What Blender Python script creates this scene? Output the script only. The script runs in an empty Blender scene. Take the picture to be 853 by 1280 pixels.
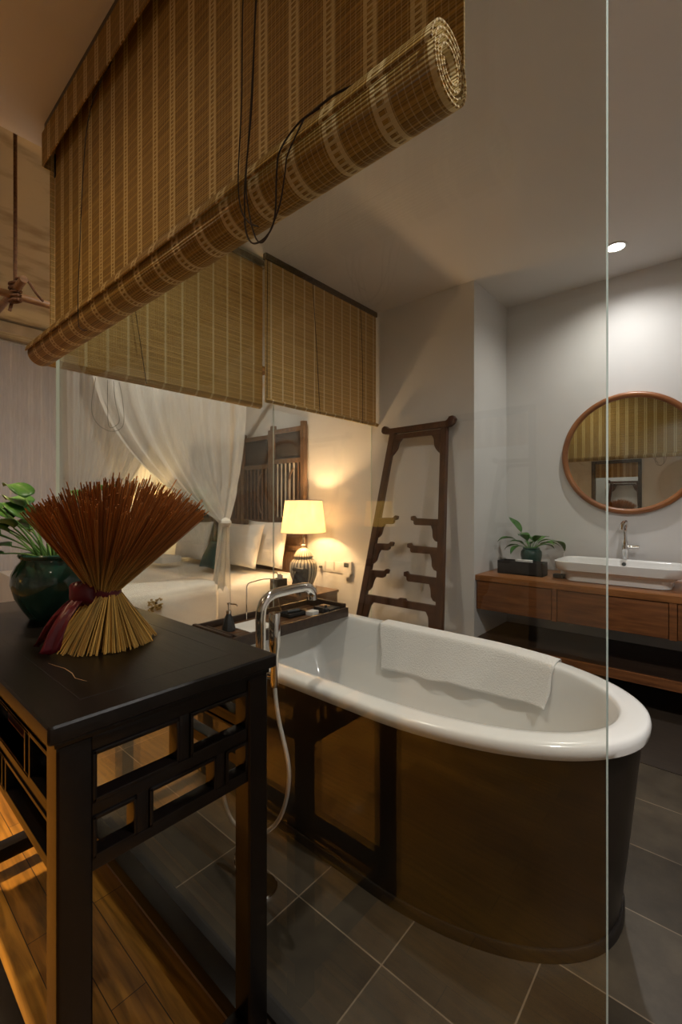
import bpy, bmesh, math, random
from mathutils import Vector, Matrix
random.seed(7)
C = bpy.context.scene.collection
PI = math.pi
H = 1.25; TH = math.atan2(484.8, 558.0)
CEIL = 2.94

# ------------------------------------------------------------------ materials
MATS = {}
def nt(name):
    m = bpy.data.materials.new(name); m.use_nodes = True
    t = m.node_tree; t.nodes.clear()
    o = t.nodes.new('ShaderNodeOutputMaterial')
    return m, t, o
def N(t, typ, **kw):
    n = t.nodes.new(typ)
    for k, v in kw.items():
        if k in n.inputs: n.inputs[k].default_value = v
        else: setattr(n, k, v)
    return n
def L(t, a, b): t.links.new(a, b)
def col(c): return (c[0], c[1], c[2], 1.0)
def srgb(r, g, b):
    f = lambda c: (c/255/12.92) if c/255 <= .04045 else ((c/255+.055)/1.055)**2.4
    return (f(r), f(g), f(b))
def simple(name, c, rough=.5, metal=0., c2=None, scale=6., stretch=(1, 1, 1), bump=0., spec=.5, detail=4., coat=0., emis=None, es=0., lo=.35, hi=.65):
    m, t, o = nt(name)
    b = N(t, 'ShaderNodeBsdfPrincipled', Roughness=rough, Metallic=metal)
    b.inputs['Base Color'].default_value = col(c)
    b.inputs['Specular IOR Level'].default_value = spec
    b.inputs['Coat Weight'].default_value = coat
    if emis: b.inputs['Emission Color'].default_value = col(emis); b.inputs['Emission Strength'].default_value = es
    tc = N(t, 'ShaderNodeTexCoord'); mp = N(t, 'ShaderNodeMapping'); mp.inputs['Scale'].default_value = stretch
    no = N(t, 'ShaderNodeTexNoise', Scale=scale, Detail=detail)
    L(t, tc.outputs['Object'], mp.inputs['Vector']); L(t, mp.outputs['Vector'], no.inputs['Vector'])
    if c2:
        r = N(t, 'ShaderNodeValToRGB'); r.color_ramp.elements[0].color = col(c); r.color_ramp.elements[1].color = col(c2)
        r.color_ramp.elements[0].position = lo; r.color_ramp.elements[1].position = hi
        L(t, no.outputs['Fac'], r.inputs['Fac']); L(t, r.outputs['Color'], b.inputs['Base Color'])
    if bump:
        bp = N(t, 'ShaderNodeBump', Strength=bump, Distance=.01)
        L(t, no.outputs['Fac'], bp.inputs['Height']); L(t, bp.outputs['Normal'], b.inputs['Normal'])
    L(t, b.outputs['BSDF'], o.inputs['Surface'])
    MATS[name] = m
    return m
simple('wall', (.63, .625, .61), .85, c2=(.66, .655, .64), scale=3, bump=.02)
simple('ceil', (.66, .64, .61), .9, c2=(.68, .66, .63), scale=2)
simple('lacquer', (.0045, .0032, .0028), .26, c2=(.008, .005, .004), scale=4, stretch=(2, 12, 12), bump=.06, spec=.35, lo=.2, hi=.8)
simple('lacquer_top', (.0055, .0042, .0036), .33, c2=(.010, .007, .0055), scale=3, stretch=(1.5, 14, 14), bump=.06, spec=.3, lo=.2, hi=.8)
simple('rack_wood', (.040, .013, .005), .38, c2=(.085, .030, .011), scale=5, stretch=(6, 6, 1), bump=.05)
simple('vanity_wood', (.22, .085, .026), .36, c2=(.34, .14, .045), scale=5, stretch=(1, 9, 9), bump=.03)
simple('vanity_drawer', (.13, .046, .015), .42, c2=(.24, .092, .030), scale=4, stretch=(1.2, 9, 12), bump=.03)
simple('mirror_wood', (.21, .075, .025), .32, c2=(.30, .12, .04), scale=5)
simple('dark_wood', (.022, .012, .008), .4, c2=(.045, .025, .015), scale=5, stretch=(1, 8, 8), bump=.05)
simple('tray_wood', (.07, .032, .014), .35, c2=(.13, .065, .03), scale=5, stretch=(8, 1, 8), bump=.04)
simple('panel_wood', (.10, .055, .028), .5, c2=(.19, .11, .06), scale=6, stretch=(6, 6, 1.2), bump=.08)
simple('panel_dark', (.028, .017, .011), .6, c2=(.045, .028, .018), scale=6, stretch=(6, 6, 1.2))
simple('trim_wood', (.36, .22, .11), .5, c2=(.46, .29, .15), scale=5, stretch=(1, 12, 12))
simple('white_glaze', (.72, .72, .70), .16, c2=(.74, .74, .72), scale=2, spec=.5)
simple('tub_black', (.007, .0045, .003), .30, c2=(.018, .012, .008), scale=4, bump=.06, lo=.3, hi=.75)
simple('tub_band', (.012, .009, .007), .4)
simple('chrome', (.80, .80, .80), .08, 1.)
simple('black_metal', (.015, .016, .018), .4, .3)
simple('slate_curb', (.020, .019, .019), .45, c2=(.030, .028, .027))
simple('linen', (.74, .72, .68), .85, c2=(.78, .76, .72), scale=5, bump=.15)
simple('towel', (.76, .75, .72), .95, c2=(.80, .79, .76), scale=180, bump=.5)
simple('teal', (.02, .06, .06), .55, c2=(.03, .09, .085), scale=8)
simple('gold_thread', (.45, .30, .10), .6, c2=(.6, .42, .16), scale=60)
simple('pot_green', (.016, .068, .055), .09, c2=(.024, .09, .074), scale=5, coat=.5, spec=.6)
simple('pot_dull', (.03, .075, .06), .35, c2=(.05, .11, .09), scale=8)
simple('soil', (.03, .02, .012), .95, c2=(.06, .04, .02), scale=40)
simple('leaf', (.035, .12, .018), .38, c2=(.07, .21, .035), scale=14)
simple('leaf_pale', (.05, .16, .03), .4, c2=(.22, .36, .14), scale=10, stretch=(1, 1, 1), lo=.45, hi=.6)
simple('stem', (.09, .22, .05), .5, c2=(.13, .28, .06), scale=10)
simple('ribbon', (.085, .002, .008), .42, c2=(.13, .003, .010), scale=9, bump=.1)
simple('box_black', (.018, .019, .020), .45, c2=(.026, .027, .028), scale=20)
simple('cord', (.018, .009, .006), .7)
simple('cord_pale', (.35, .32, .26), .7)
simple('rope', (.07, .028, .010), .9, c2=(.14, .06, .02), scale=60, bump=.4)
simple('pole_wood', (.14, .065, .022), .5, c2=(.24, .12, .045), scale=5, stretch=(8, 2, 8), bump=.1)
simple('plastic', (.66, .64, .60), .4)
simple('plastic_dark', (.06, .065, .06), .3)
simple('paper', (.70, .69, .66), .8)
simple('rug', (.016, .018, .022), .95, c2=(.024, .027, .032), scale=120, bump=.3)
simple('ceramic_light', (.52, .47, .38), .25, c2=(.58, .53, .44), scale=8)
simple('ceramic_dark', (.035, .035, .035), .3)
simple('red_lacquer', (.35, .02, .008), .3)
simple('hose', (.62, .60, .55), .3, .6)
simple('yellow_shade', (.65, .42, .10), .8, emis=(1., .55, .12), es=1.3)
simple('lamp_face', (.9, .9, .88), .4, emis=(1, .93, .82), es=22)
simple('plaster', (.50, .42, .28), .9, c2=(.24, .17, .09), scale=2.6, stretch=(3.5, 1, 1), detail=10, bump=.2, lo=.50, hi=.78)
simple('beam', (.34, .27, .17), .8, c2=(.48, .40, .28), scale=4, stretch=(6, 1, 1))

def tex_floor_wood():
    m, t, o = nt('planks')
    b = N(t, 'ShaderNodeBsdfPrincipled', Roughness=.32)
    tc = N(t, 'ShaderNodeTexCoord'); br = N(t, 'ShaderNodeTexBrick', Scale=1.0)
    br.offset = .37; br.inputs['Brick Width'].default_value = .95; br.inputs['Row Height'].default_value = .088
    br.inputs['Mortar Size'].default_value = .0012; br.inputs['Color1'].default_value = (.46, .23, .034, 1); br.inputs['Color2'].default_value = (.28, .125, .018, 1)
    br.inputs['Mortar'].default_value = (.03, .012, .004, 1)
    mp0 = N(t, 'ShaderNodeMapping'); mp0.inputs['Location'].default_value = (.2, -.019, 0)
    L(t, tc.outputs['Object'], mp0.inputs['Vector']); L(t, mp0.outputs['Vector'], br.inputs['Vector'])
    mp = N(t, 'ShaderNodeMapping'); mp.inputs['Scale'].default_value = (1.2, 14, 1)
    no = N(t, 'ShaderNodeTexNoise', Scale=3.5, Detail=8, Distortion=.6)
    L(t, tc.outputs['Object'], mp.inputs['Vector']); L(t, mp.outputs['Vector'], no.inputs['Vector'])
    r = N(t, 'ShaderNodeValToRGB'); r.color_ramp.elements[0].color = (.45, .42, .4, 1); r.color_ramp.elements[1].color = (1.25, 1.2, 1.1, 1)
    r.color_ramp.elements[0].position = .3; r.color_ramp.elements[1].position = .65
    L(t, no.outputs['Fac'], r.inputs['Fac'])
    mx = N(t, 'ShaderNodeMix', data_type='RGBA', blend_type='MULTIPLY'); mx.inputs[0].default_value = 1
    L(t, br.outputs['Color'], mx.inputs[6]); L(t, r.outputs['Color'], mx.inputs[7]); L(t, mx.outputs[2], b.inputs['Base Color'])
    bp = N(t, 'ShaderNodeBump', Strength=.25, Distance=.002); bp.invert = True
    L(t, br.outputs['Fac'], bp.inputs['Height']); L(t, bp.outputs['Normal'], b.inputs['Normal'])
    L(t, b.outputs['BSDF'], o.inputs['Surface']); MATS['planks'] = m
tex_floor_wood()
def tex_tile():
    m, t, o = nt('tiles')
    b = N(t, 'ShaderNodeBsdfPrincipled', Roughness=.42)
    tc = N(t, 'ShaderNodeTexCoord'); mp = N(t, 'ShaderNodeMapping'); mp.inputs['Location'].default_value = (.711+.324*30, -.986+.318*10, 0)
    br = N(t, 'ShaderNodeTexBrick', Scale=1.0); br.offset = 0
    br.inputs['Brick Width'].default_value = .324; br.inputs['Row Height'].default_value = .318; br.inputs['Mortar Size'].default_value = .0022
    br.inputs['Mortar Smooth'].default_value = .1
    br.inputs['Color1'].default_value = (.038, .029, .018, 1); br.inputs['Color2'].default_value = (.074, .059, .041, 1); br.inputs['Mortar'].default_value = (.20, .155, .11, 1)
    L(t, tc.outputs['Object'], mp.inputs['Vector']); L(t, mp.outputs['Vector'], br.inputs['Vector'])
    no = N(t, 'ShaderNodeTexNoise', Scale=6, Detail=9, Roughness=.65); L(t, tc.outputs['Object'], no.inputs['Vector'])
    r = N(t, 'ShaderNodeValToRGB'); r.color_ramp.elements[0].color = (.55, .52, .5, 1); r.color_ramp.elements[1].color = (1.3, 1.28, 1.2, 1)
    r.color_ramp.elements[0].position = .3; r.color_ramp.elements[1].position = .7
    L(t, no.outputs['Fac'], r.inputs['Fac'])
    mx = N(t, 'ShaderNodeMix', data_type='RGBA', blend_type='MULTIPLY'); mx.inputs[0].default_value = 1
    L(t, br.outputs['Color'], mx.inputs[6]); L(t, r.outputs['Color'], mx.inputs[7]); L(t, mx.outputs[2], b.inputs['Base Color'])
    bp = N(t, 'ShaderNodeBump', Strength=.12, Distance=.004); L(t, no.outputs['Fac'], bp.inputs['Height']); L(t, bp.outputs['Normal'], b.inputs['Normal'])
    L(t, b.outputs['BSDF'], o.inputs['Surface']); MATS['tiles'] = m
tex_tile()
def tex_deck():
    m, t, o = nt('deck')
    b = N(t, 'ShaderNodeBsdfPrincipled', Roughness=.5)
    tc = N(t, 'ShaderNodeTexCoord'); mp = N(t, 'ShaderNodeMapping'); mp.inputs['Scale'].default_value = (1, 16, 1)
    no = N(t, 'ShaderNodeTexNoise', Scale=4, Detail=8); L(t, tc.outputs['Object'], mp.inputs['Vector']); L(t, mp.outputs['Vector'], no.inputs['Vector'])
    r = N(t, 'ShaderNodeValToRGB'); r.color_ramp.elements[0].color = (.010, .007, .005, 1); r.color_ramp.elements[1].color = (.05, .034, .022, 1)
    L(t, no.outputs['Fac'], r.inputs['Fac']); L(t, r.outputs['Color'], b.inputs['Base Color'])
    L(t, b.outputs['BSDF'], o.inputs['Surface']); MATS['deck'] = m
tex_deck()
def tex_glass(name, tint=(.93, .93, .905)):
    # thin architectural pane: straight-through transmission + Fresnel mirror reflection (Schlick)
    m, t, o = nt(name)
    g = N(t, 'ShaderNodeNewGeometry'); d = N(t, 'ShaderNodeVectorMath', operation='DOT_PRODUCT')
    L(t, g.outputs['Incoming'], d.inputs[0]); L(t, g.outputs['Normal'], d.inputs[1])
    a = N(t, 'ShaderNodeMath', operation='ABSOLUTE'); L(t, d.outputs['Value'], a.inputs[0])
    s = N(t, 'ShaderNodeMath', operation='SUBTRACT'); s.inputs[0].default_value = 1; L(t, a.outputs[0], s.inputs[1])
    p = N(t, 'ShaderNodeMath', operation='POWER'); L(t, s.outputs[0], p.inputs[0]); p.inputs[1].default_value = 5
    q = N(t, 'ShaderNodeMath', operation='MULTIPLY_ADD'); L(t, p.outputs[0], q.inputs[0]); q.inputs[1].default_value = .9; q.inputs[2].default_value = .042
    tr = N(t, 'ShaderNodeBsdfTransparent'); tr.inputs['Color'].default_value = col(tint)
    gl = N(t, 'ShaderNodeBsdfGlossy', Roughness=.0); gl.inputs['Color'].default_value = (.95, 1, .97, 1)
    mx = N(t, 'ShaderNodeMixShader'); L(t, q.outputs[0], mx.inputs[0]); L(t, tr.outputs[0], mx.inputs[1]); L(t, gl.outputs[0], mx.inputs[2])
    L(t, mx.outputs[0], o.inputs['Surface']); MATS[name] = m
tex_glass('glass')
simple('glass_edge', (.55, .66, .60), .15, spec=.8)
def tex_sheer(name, c, alpha):
    m, t, o = nt(name)
    tr = N(t, 'ShaderNodeBsdfTransparent'); df = N(t, 'ShaderNodeBsdfDiffuse'); df.inputs['Color'].default_value = col(c)
    tl = N(t, 'ShaderNodeBsdfTranslucent'); tl.inputs['Color'].default_value = col(c)
    m1 = N(t, 'ShaderNodeMixShader'); m1.inputs[0].default_value = .5; L(t, df.outputs[0], m1.inputs[1]); L(t, tl.outputs[0], m1.inputs[2])
    tc = N(t, 'ShaderNodeTexCoord'); no = N(t, 'ShaderNodeTexNoise', Scale=9, Detail=5); mp = N(t, 'ShaderNodeMapping'); mp.inputs['Scale'].default_value = (6, 6, .6)
    L(t, tc.outputs['Object'], mp.inputs['Vector']); L(t, mp.outputs['Vector'], no.inputs['Vector'])
    ma = N(t, 'ShaderNodeMath', operation='MULTIPLY_ADD'); L(t, no.outputs['Fac'], ma.inputs[0]); ma.inputs[1].default_value = .25; ma.inputs[2].default_value = alpha-.12
    m2 = N(t, 'ShaderNodeMixShader'); L(t, ma.outputs[0], m2.inputs[0]); L(t, tr.outputs[0], m2.inputs[1]); L(t, m1.outputs[0], m2.inputs[2])
    L(t, m2.outputs[0], o.inputs['Surface']); MATS[name] = m
tex_sheer('sheer', (.82, .82, .80), .66)
tex_sheer('sheer_near', (.74, .70, .68), .66)
tex_sheer('shade', (.92, .84, .68), .99)
def tex_blind(name, base, base2, band, period, off, double, transl):
    m, t, o = nt(name)
    uv = N(t, 'ShaderNodeUVMap'); sp = N(t, 'ShaderNodeSeparateXYZ'); L(t, uv.outputs[0], sp.inputs[0])
    mp = N(t, 'ShaderNodeMapping'); mp.inputs['Scale'].default_value = (1.3, 230, 1)
    L(t, uv.outputs[0], mp.inputs['Vector']); no = N(t, 'ShaderNodeTexNoise', Scale=1, Detail=3); L(t, mp.outputs['Vector'], no.inputs['Vector'])
    r = N(t, 'ShaderNodeValToRGB'); r.color_ramp.elements[0].color = col(base); r.color_ramp.elements[1].color = col(base2)
    r.color_ramp.elements[0].position = .38; r.color_ramp.elements[1].position = .62; L(t, no.outputs['Fac'], r.inputs['Fac'])
    def math_(op, a, b=None, c=None):
        n = N(t, 'ShaderNodeMath', operation=op)
        for i, x in enumerate((a, b, c)):
            if x is None: continue
            if isinstance(x, (int, float)): n.inputs[i].default_value = x
            else: L(t, x, n.inputs[i])
        return n.outputs[0]
    # slat gaps
    sl = math_('FRACT', math_('MULTIPLY', sp.outputs['Y'], 1/.0062))
    gap = math_('LESS_THAN', sl, .26)
    big = math_('LESS_THAN', math_('FRACT', math_('MULTIPLY', sp.outputs['Y'], 1/.031)), .10)
    # bands
    ph = math_('MULTIPLY', math_('FRACT', math_('MULTIPLY', math_('ADD', sp.outputs['X'], off), 1/period)), period)
    if double:
        b1 = math_('LESS_THAN', math_('ABSOLUTE', math_('SUBTRACT', ph, period*.5-.0115)), .0045)
        b2 = math_('LESS_THAN', math_('ABSOLUTE', math_('SUBTRACT', ph, period*.5+.0115)), .0045)
        bd = math_('MAXIMUM', b1, b2)
        mid = math_('LESS_THAN', math_('ABSOLUTE', math_('SUBTRACT', ph, period*.5)), .008)
        dash = math_('GREATER_THAN', math_('FRACT', math_('MULTIPLY', sp.outputs['Y'], 1/.0124)), .55)
        md = math_('MULTIPLY', math_('MULTIPLY', mid, dash), .8)
        bdm = math_('MAXIMUM', math_('MULTIPLY', bd, .85), md)
    else:
        bd = math_('LESS_THAN', math_('ABSOLUTE', math_('SUBTRACT', ph, period*.5)), .0065)
        bdm = math_('MULTIPLY', bd, .8)
    th = math_('MULTIPLY', math_('LESS_THAN', math_('ABSOLUTE', math_('SUBTRACT', math_('FRACT', math_('MULTIPLY', sp.outputs['X'], 1/.013)), .5)), .07), .35)
    m1 = N(t, 'ShaderNodeMix', data_type='RGBA'); L(t, math_('MULTIPLY', gap, .55), m1.inputs[0]); L(t, r.outputs['Color'], m1.inputs[6]); m1.inputs[7].default_value = (base[0]*.35, base[1]*.32, base[2]*.3, 1)
    m1b = N(t, 'ShaderNodeMix', data_type='RGBA'); L(t, math_('MULTIPLY', big, .5), m1b.inputs[0]); L(t, m1.outputs[2], m1b.inputs[6]); m1b.inputs[7].default_value = (base2[0]*1.5, base2[1]*1.5, base2[2]*1.6, 1)
    m2 = N(t, 'ShaderNodeMix', data_type='RGBA'); L(t, math_('MAXIMUM', bdm, th), m2.inputs[0]); L(t, m1b.outputs[2], m2.inputs[6]); m2.inputs[7].default_value = col(band)
    b = N(t, 'ShaderNodeBsdfPrincipled', Roughness=.55); L(t, m2.outputs[2], b.inputs['Base Color'])
    bp = N(t, 'ShaderNodeBump', Strength=.5, Distance=.002); L(t, math_('SINE', math_('MULTIPLY', sp.outputs['Y'], 2*PI/.0062)), bp.inputs['Height']); L(t, bp.outputs['Normal'], b.inputs['Normal'])
    tl = N(t, 'ShaderNodeBsdfTranslucent'); L(t, m2.outputs[2], tl.inputs['Color'])
    mx = N(t, 'ShaderNodeMixShader'); mx.inputs[0].default_value = transl; L(t, b.outputs[0], mx.inputs[1]); L(t, tl.outputs[0], mx.inputs[2])
    L(t, mx.outputs[0], o.inputs['Surface']); MATS[name] = m
tex_blind('blind_front', (.27, .145, .020), (.44, .255, .045), (.74, .58, .27), .104, .052+.3235+.0, True, .25)
tex_blind('blind_side', (.50, .31, .085), (.74, .50, .18), (.88, .78, .52), .1055, .0, False, .3)
def tex_stick():
    m, t, o = nt('straw')
    b = N(t, 'ShaderNodeBsdfPrincipled', Roughness=.8)
    a = N(t, 'ShaderNodeAttribute'); a.attribute_name = 'dye'
    r = N(t, 'ShaderNodeValToRGB'); e = r.color_ramp.elements
    e[0].color = (.60, .36, .085, 1); e[1].color = (.36, .125, .020, 1); e[0].position = .36; e[1].position = .68
    L(t, a.outputs['Fac'], r.inputs['Fac'])
    g = N(t, 'ShaderNodeNewGeometry'); mm = N(t, 'ShaderNodeMath', operation='MULTIPLY_ADD'); L(t, g.outputs['Random Per Island'], mm.inputs[0]); mm.inputs[1].default_value = .9; mm.inputs[2].default_value = .5
    mx = N(t, 'ShaderNodeMix', data_type='RGBA', blend_type='MULTIPLY'); mx.inputs[0].default_value = 1
    L(t, r.outputs['Color'], mx.inputs[6]); L(t, mm.outputs[0], mx.inputs[7]); L(t, mx.outputs[2], b.inputs['Base Color'])
    L(t, b.outputs['BSDF'], o.inputs['Surface']); MATS['straw'] = m
tex_stick()
def tex_mirror():
    m, t, o = nt('mirror_glass'); g = N(t, 'ShaderNodeBsdfGlossy', Roughness=.0); g.inputs['Color'].default_value = (.86, .88, .84, 1)
    L(t, g.outputs[0], o.inputs['Surface']); MATS['mirror_glass'] = m
tex_mirror()

# ------------------------------------------------------------------ mesh builder
class MB:
    def __init__(s): s.v = []; s.f = []; s.mi = []; s.uv = None
    def add(s, vs, fs, mi=0):
        o = len(s.v); s.v += [tuple(v) for v in vs]
        for f in fs: s.f.append([i+o for i in f]); s.mi.append(mi)
        return s
    def box(s, x0, x1, y0, y1, z0, z1, mi=0, M=None):
        vs = [Vector((x, y, z)) for z in (z0, z1) for y in (y0, y1) for x in (x0, x1)]
        if M: vs = [M @ v for v in vs]
        return s.add(vs, [(0, 2, 3, 1), (4, 5, 7, 6), (0, 1, 5, 4), (2, 6, 7, 3), (0, 4, 6, 2), (1, 3, 7, 5)], mi)
    def bar(s, p, q, w, h=None, up=(0, 0, 1), mi=0):
        h = h or w; p = Vector(p); q = Vector(q); d = (q-p); l = d.length; d.normalize()
        u = Vector(up); x = d.cross(u)
        if x.length < 1e-4: x = d.cross(Vector((0, 1, 0)))
        x.normalize(); y = x.cross(d)
        vs = [a + x*sx*w/2 + y*sy*h/2 for a in (p, q) for sx, sy in ((-1, -1), (1, -1), (1, 1), (-1, 1))]
        return s.add(vs, [(3, 2, 1, 0), (4, 5, 6, 7), (0, 1, 5, 4), (1, 2, 6, 5), (2, 3, 7, 6), (3, 0, 4, 7)], mi)
    def tube(s, pts, r, n=10, mi=0, cap=True):
        pts = [Vector(p) for p in pts]; rs = r if isinstance(r, (list, tuple)) else [r]*len(pts)
        rings = []; prev = None
        for i, p in enumerate(pts):
            d = (pts[min(i+1, len(pts)-1)] - pts[max(i-1, 0)])
            if d.length < 1e-9: d = Vector((0, 0, 1))
            d.normalize()
            if prev is None:
                a = Vector((0, 0, 1)) if abs(d.z) < .9 else Vector((1, 0, 0)); x = d.cross(a).normalized()
            else: x = (prev - d*prev.dot(d)).normalized()
            prev = x; y = d.cross(x)
            rings.append([p + (x*math.cos(2*PI*k/n) + y*math.sin(2*PI*k/n))*rs[i] for k in range(n)])
        vs = [v for ring in rings for v in ring]; fs = []
        for i in range(len(rings)-1):
            for k in range(n): fs.append((i*n+k, i*n+(k+1) % n, (i+1)*n+(k+1) % n, (i+1)*n+k))
        if cap: fs.append(tuple(range(n-1, -1, -1))); fs.append(tuple((len(rings)-1)*n+k for k in range(n)))
        return s.add(vs, fs, mi)
    def lathe(s, prof, c=(0, 0, 0), n=40, rib=None, mif=None, axis='Z'):
        vs = []; fs = []
        for (r, z) in prof:
            for k in range(n):
                a = 2*PI*k/n; rr = r*(1+(rib[1]*math.cos(rib[0]*a) if rib else 0))
                v = (rr*math.cos(a), rr*math.sin(a), z)
                if axis == 'Y': v = (v[0], -v[2], v[1])
                if axis == 'X': v = (v[2], v[0], v[1])
                vs.append((c[0]+v[0], c[1]+v[1], c[2]+v[2]))
        o = len(s.v); s.v += vs
        for i in range(len(prof)-1):
            for k in range(n):
                s.f.append([o+i*n+k, o+i*n+(k+1) % n, o+(i+1)*n+(k+1) % n, o+(i+1)*n+k]); s.mi.append(mif(k) if mif else 0)
        return s
    def loft(s, rings, closed=True, cap0=False, cap1=False, mi=0):
        n = len(rings[0]); vs = [v for r in rings for v in r]; fs = []
        for i in range(len(rings)-1):
            for k in range(n if closed else n-1): fs.append((i*n+k, i*n+(k+1) % n, (i+1)*n+(k+1) % n, (i+1)*n+k))
        if cap0: fs.append(tuple(range(n-1, -1, -1)))
        if cap1: fs.append(tuple((len(rings)-1)*n+k for k in range(n)))
        return s.add(vs, fs, mi)
    def prism(s, pts, d, mi=0):   # pts list of 3D points (planar outline), d extrusion vector
        n = len(pts); d = Vector(d); a = [Vector(p) for p in pts]; b = [p+d for p in a]
        fs = [tuple(range(n)), tuple(range(2*n-1, n-1, -1))] + [(i, n+i, n+(i+1) % n, (i+1) % n) for i in range(n)]
        return s.add(a+b, fs, mi)
    def build(s, name, mat, parent=None, bevel=0, smooth=35, loc=None, kind=None, label=None, seg=2, uv=None):
        me = bpy.data.meshes.new(name); base = Vector(loc) if loc else Vector((0, 0, 0))
        me.from_pydata([tuple(Vector(v)-base) for v in s.v], [], s.f)
        for mt in (mat if isinstance(mat, (list, tuple)) else [mat]): me.materials.append(MATS[mt])
        me.polygons.foreach_set('material_index', s.mi)
        bm = bmesh.new(); bm.from_mesh(me)
        bmesh.ops.recalc_face_normals(bm, faces=bm.faces)
        if bevel:
            es = [e for e in bm.edges if len(e.link_faces) == 2 and e.calc_face_angle(0) > .5]
            bmesh.ops.bevel(bm, geom=es, offset=bevel, segments=seg, affect='EDGES', profile=.7, clamp_overlap=True)
        bm.to_mesh(me); bm.free()
        if uv:
            ul = me.uv_layers.new(name='UVMap')
            for i, lp in enumerate(me.loops): ul.data[i].uv = uv[lp.vertex_index]
        if smooth:
            for p in me.polygons: p.use_smooth = True
            me.set_sharp_from_angle(angle=math.radians(smooth))
        o = bpy.data.objects.new(name, me); C.objects.link(o); o.location = base
        if parent is not None:
            o.parent = parent
            par = Vector((0, 0, 0)); pp = parent
            while pp is not None: par += pp.location; pp = pp.parent
            o.location = base - par
        if kind: o['kind'] = kind
        if label: o['label'] = label
        return o
def tag(o, label, cat, group=None):
    o['label'] = label; o['category'] = cat
    if group: o['group'] = group
    return o
def thing(name, label, cat, loc, group=None):
    o = bpy.data.objects.new(name, None); C.objects.link(o); o.location = loc; o.empty_display_size = .05
    return tag(o, label, cat, group)
def struct(name, mb, m, **k): return mb.build(name, m, kind='structure', **k)
def bez(pts, n=10):
    # Catmull-Rom through points
    P_ = [Vector(p) for p in pts]; out = []
    for i in range(len(P_)-1):
        p0 = P_[max(i-1, 0)]; p1 = P_[i]; p2 = P_[i+1]; p3 = P_[min(i+2, len(P_)-1)]
        for k in range(n):
            t = k/n; out.append(.5*((2*p1)+(-p0+p2)*t+(2*p0-5*p1+4*p2-p3)*t*t+(-p0+3*p1-3*p2+p3)*t**3))
    out.append(P_[-1]); return out

# ------------------------------------------------------------------ room shell
GY = .72; GX = -2.42
struct('floor', MB().box(-6.4, 2.0, -3.6, .634, -.05, 0).box(-6.4, GX-.03, .634, 3.2, -.05, 0), 'planks', smooth=0)
struct('floor.001', MB().box(GX-.03, 2.0, .735, 2.575, -.05, 0), 'tiles', smooth=0)
struct('floor.002', MB().box(-1.6, 2.0, 2.575, 3.9, -.05, .004).box(GX-.03, -1.6, 2.575, 3.2, -.05, .004), 'deck', smooth=0)
struct('trim_1', MB().box(GX-.03, 2.0, .634, .662, -.05, .006), 'trim_wood', bevel=.002)
struct('trim_2', MB().box(GX-.03, 2.0, .662, .70, -.05, .004), 'dark_wood')
struct('trim_3', MB().box(GX-.03, 2.0, .70, .735, -.05, .016), 'slate_curb', bevel=.002)
struct('trim_4', MB().box(GX-.03, GX+.03, .735, 3.2, -.04, .02), 'slate_curb', bevel=.002)
struct('wall_back', MB().box(-6.4, -1.45, 3.2, 3.97, -.05, 4.4), 'wall', smooth=0)
struct('wall_vanity', MB().box(-1.45, 2.1, 3.85, 3.97, -.05, CEIL+.06), 'wall', smooth=0)
struct('wall_right', MB().box(2.0, 2.1, -3.6, 3.85, -.05, CEIL+.06), 'wall', smooth=0)
struct('wall_left', MB().box(-6.5, -6.4, -2.7, 3.97, -.05, 3.5), 'wall', smooth=0)
struct('ceiling', MB().box(GX-.04, 2.1, -3.6, 3.97, CEIL, CEIL+.06), 'ceil', smooth=0)
struct('wall_gable', MB().box(GX-.04, GX+.02, -3.6, 3.2, CEIL+.06, 4.4), 'wall', smooth=0)
struct('ceiling.001', MB().add([(-6.5, -2.7, 3.22), (-2.44, -2.7, 4.25), (-2.44, 3.25, 4.25), (-6.5, 3.25, 3.22), (-6.5, -2.7, 3.32), (-2.44, -2.7, 4.35), (-2.44, 3.25, 4.35), (-6.5, 3.25, 3.32)],
       [(0, 1, 2, 3), (7, 6, 5, 4), (0, 4, 5, 1), (1, 5, 6, 2), (2, 6, 7, 3), (3, 7, 4, 0)]), 'plaster', smooth=0)
struct('trim_5', MB().box(-6.40, -6.10, -2.6, 3.2, 3.17, 3.29), 'beam', bevel=.01)
# rear wall with a doorway and a window
RY = -2.6
w = MB()
w.box(-6.5, -2.12, RY-.1, RY, -.05, 4.4); w.box(-2.12, -1.26, RY-.1, RY, 2.12, CEIL+.06); w.box(-1.26, 2.0, RY-.1, RY, -.05, CEIL+.06)
struct('wall_rear', w, 'wall', smooth=0)
struct('wall_lobby', MB().box(-2.6, -.7, -3.6, -3.5, -.05, CEIL).box(-2.6, -2.5, -3.5, RY-.1, -.05, CEIL).box(-.8, -.7, -3.5, RY-.1, -.05, CEIL), 'wall', smooth=0)
d = MB()
for x in (-2.12, -1.32): d.box(x, x+.06, RY-.11, RY+.02, 0, 2.12)
d.box(-2.12, -1.26, RY-.11, RY+.02, 2.06, 2.12)
struct('door_1', d, 'dark_wood', bevel=.003)

# glass partitions
def pane(name, x0, x1, y0, y1, z0, z1, thin):
    me = MB().box(x0, x1, y0, y1, z0, z1)
    o = me.build(name, ['glass', 'glass_edge'], smooth=0, kind='structure')
    for p in o.data.polygons:
        n = p.normal
        big = abs(n.y) if thin == 'Y' else abs(n.x)
        p.material_index = 0 if big > .5 else 1
    return o
pane('window_1', GX+.007, -.129, GY-.007, GY+.007, .012, CEIL, 'Y')
pane('window_2', GX-.005, GX+.005, GY-.005, 2.0595, .012, CEIL, 'X')
pane('window_3', GX-.005, GX+.005, 2.0605, 3.198, .012, CEIL, 'X')

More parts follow.
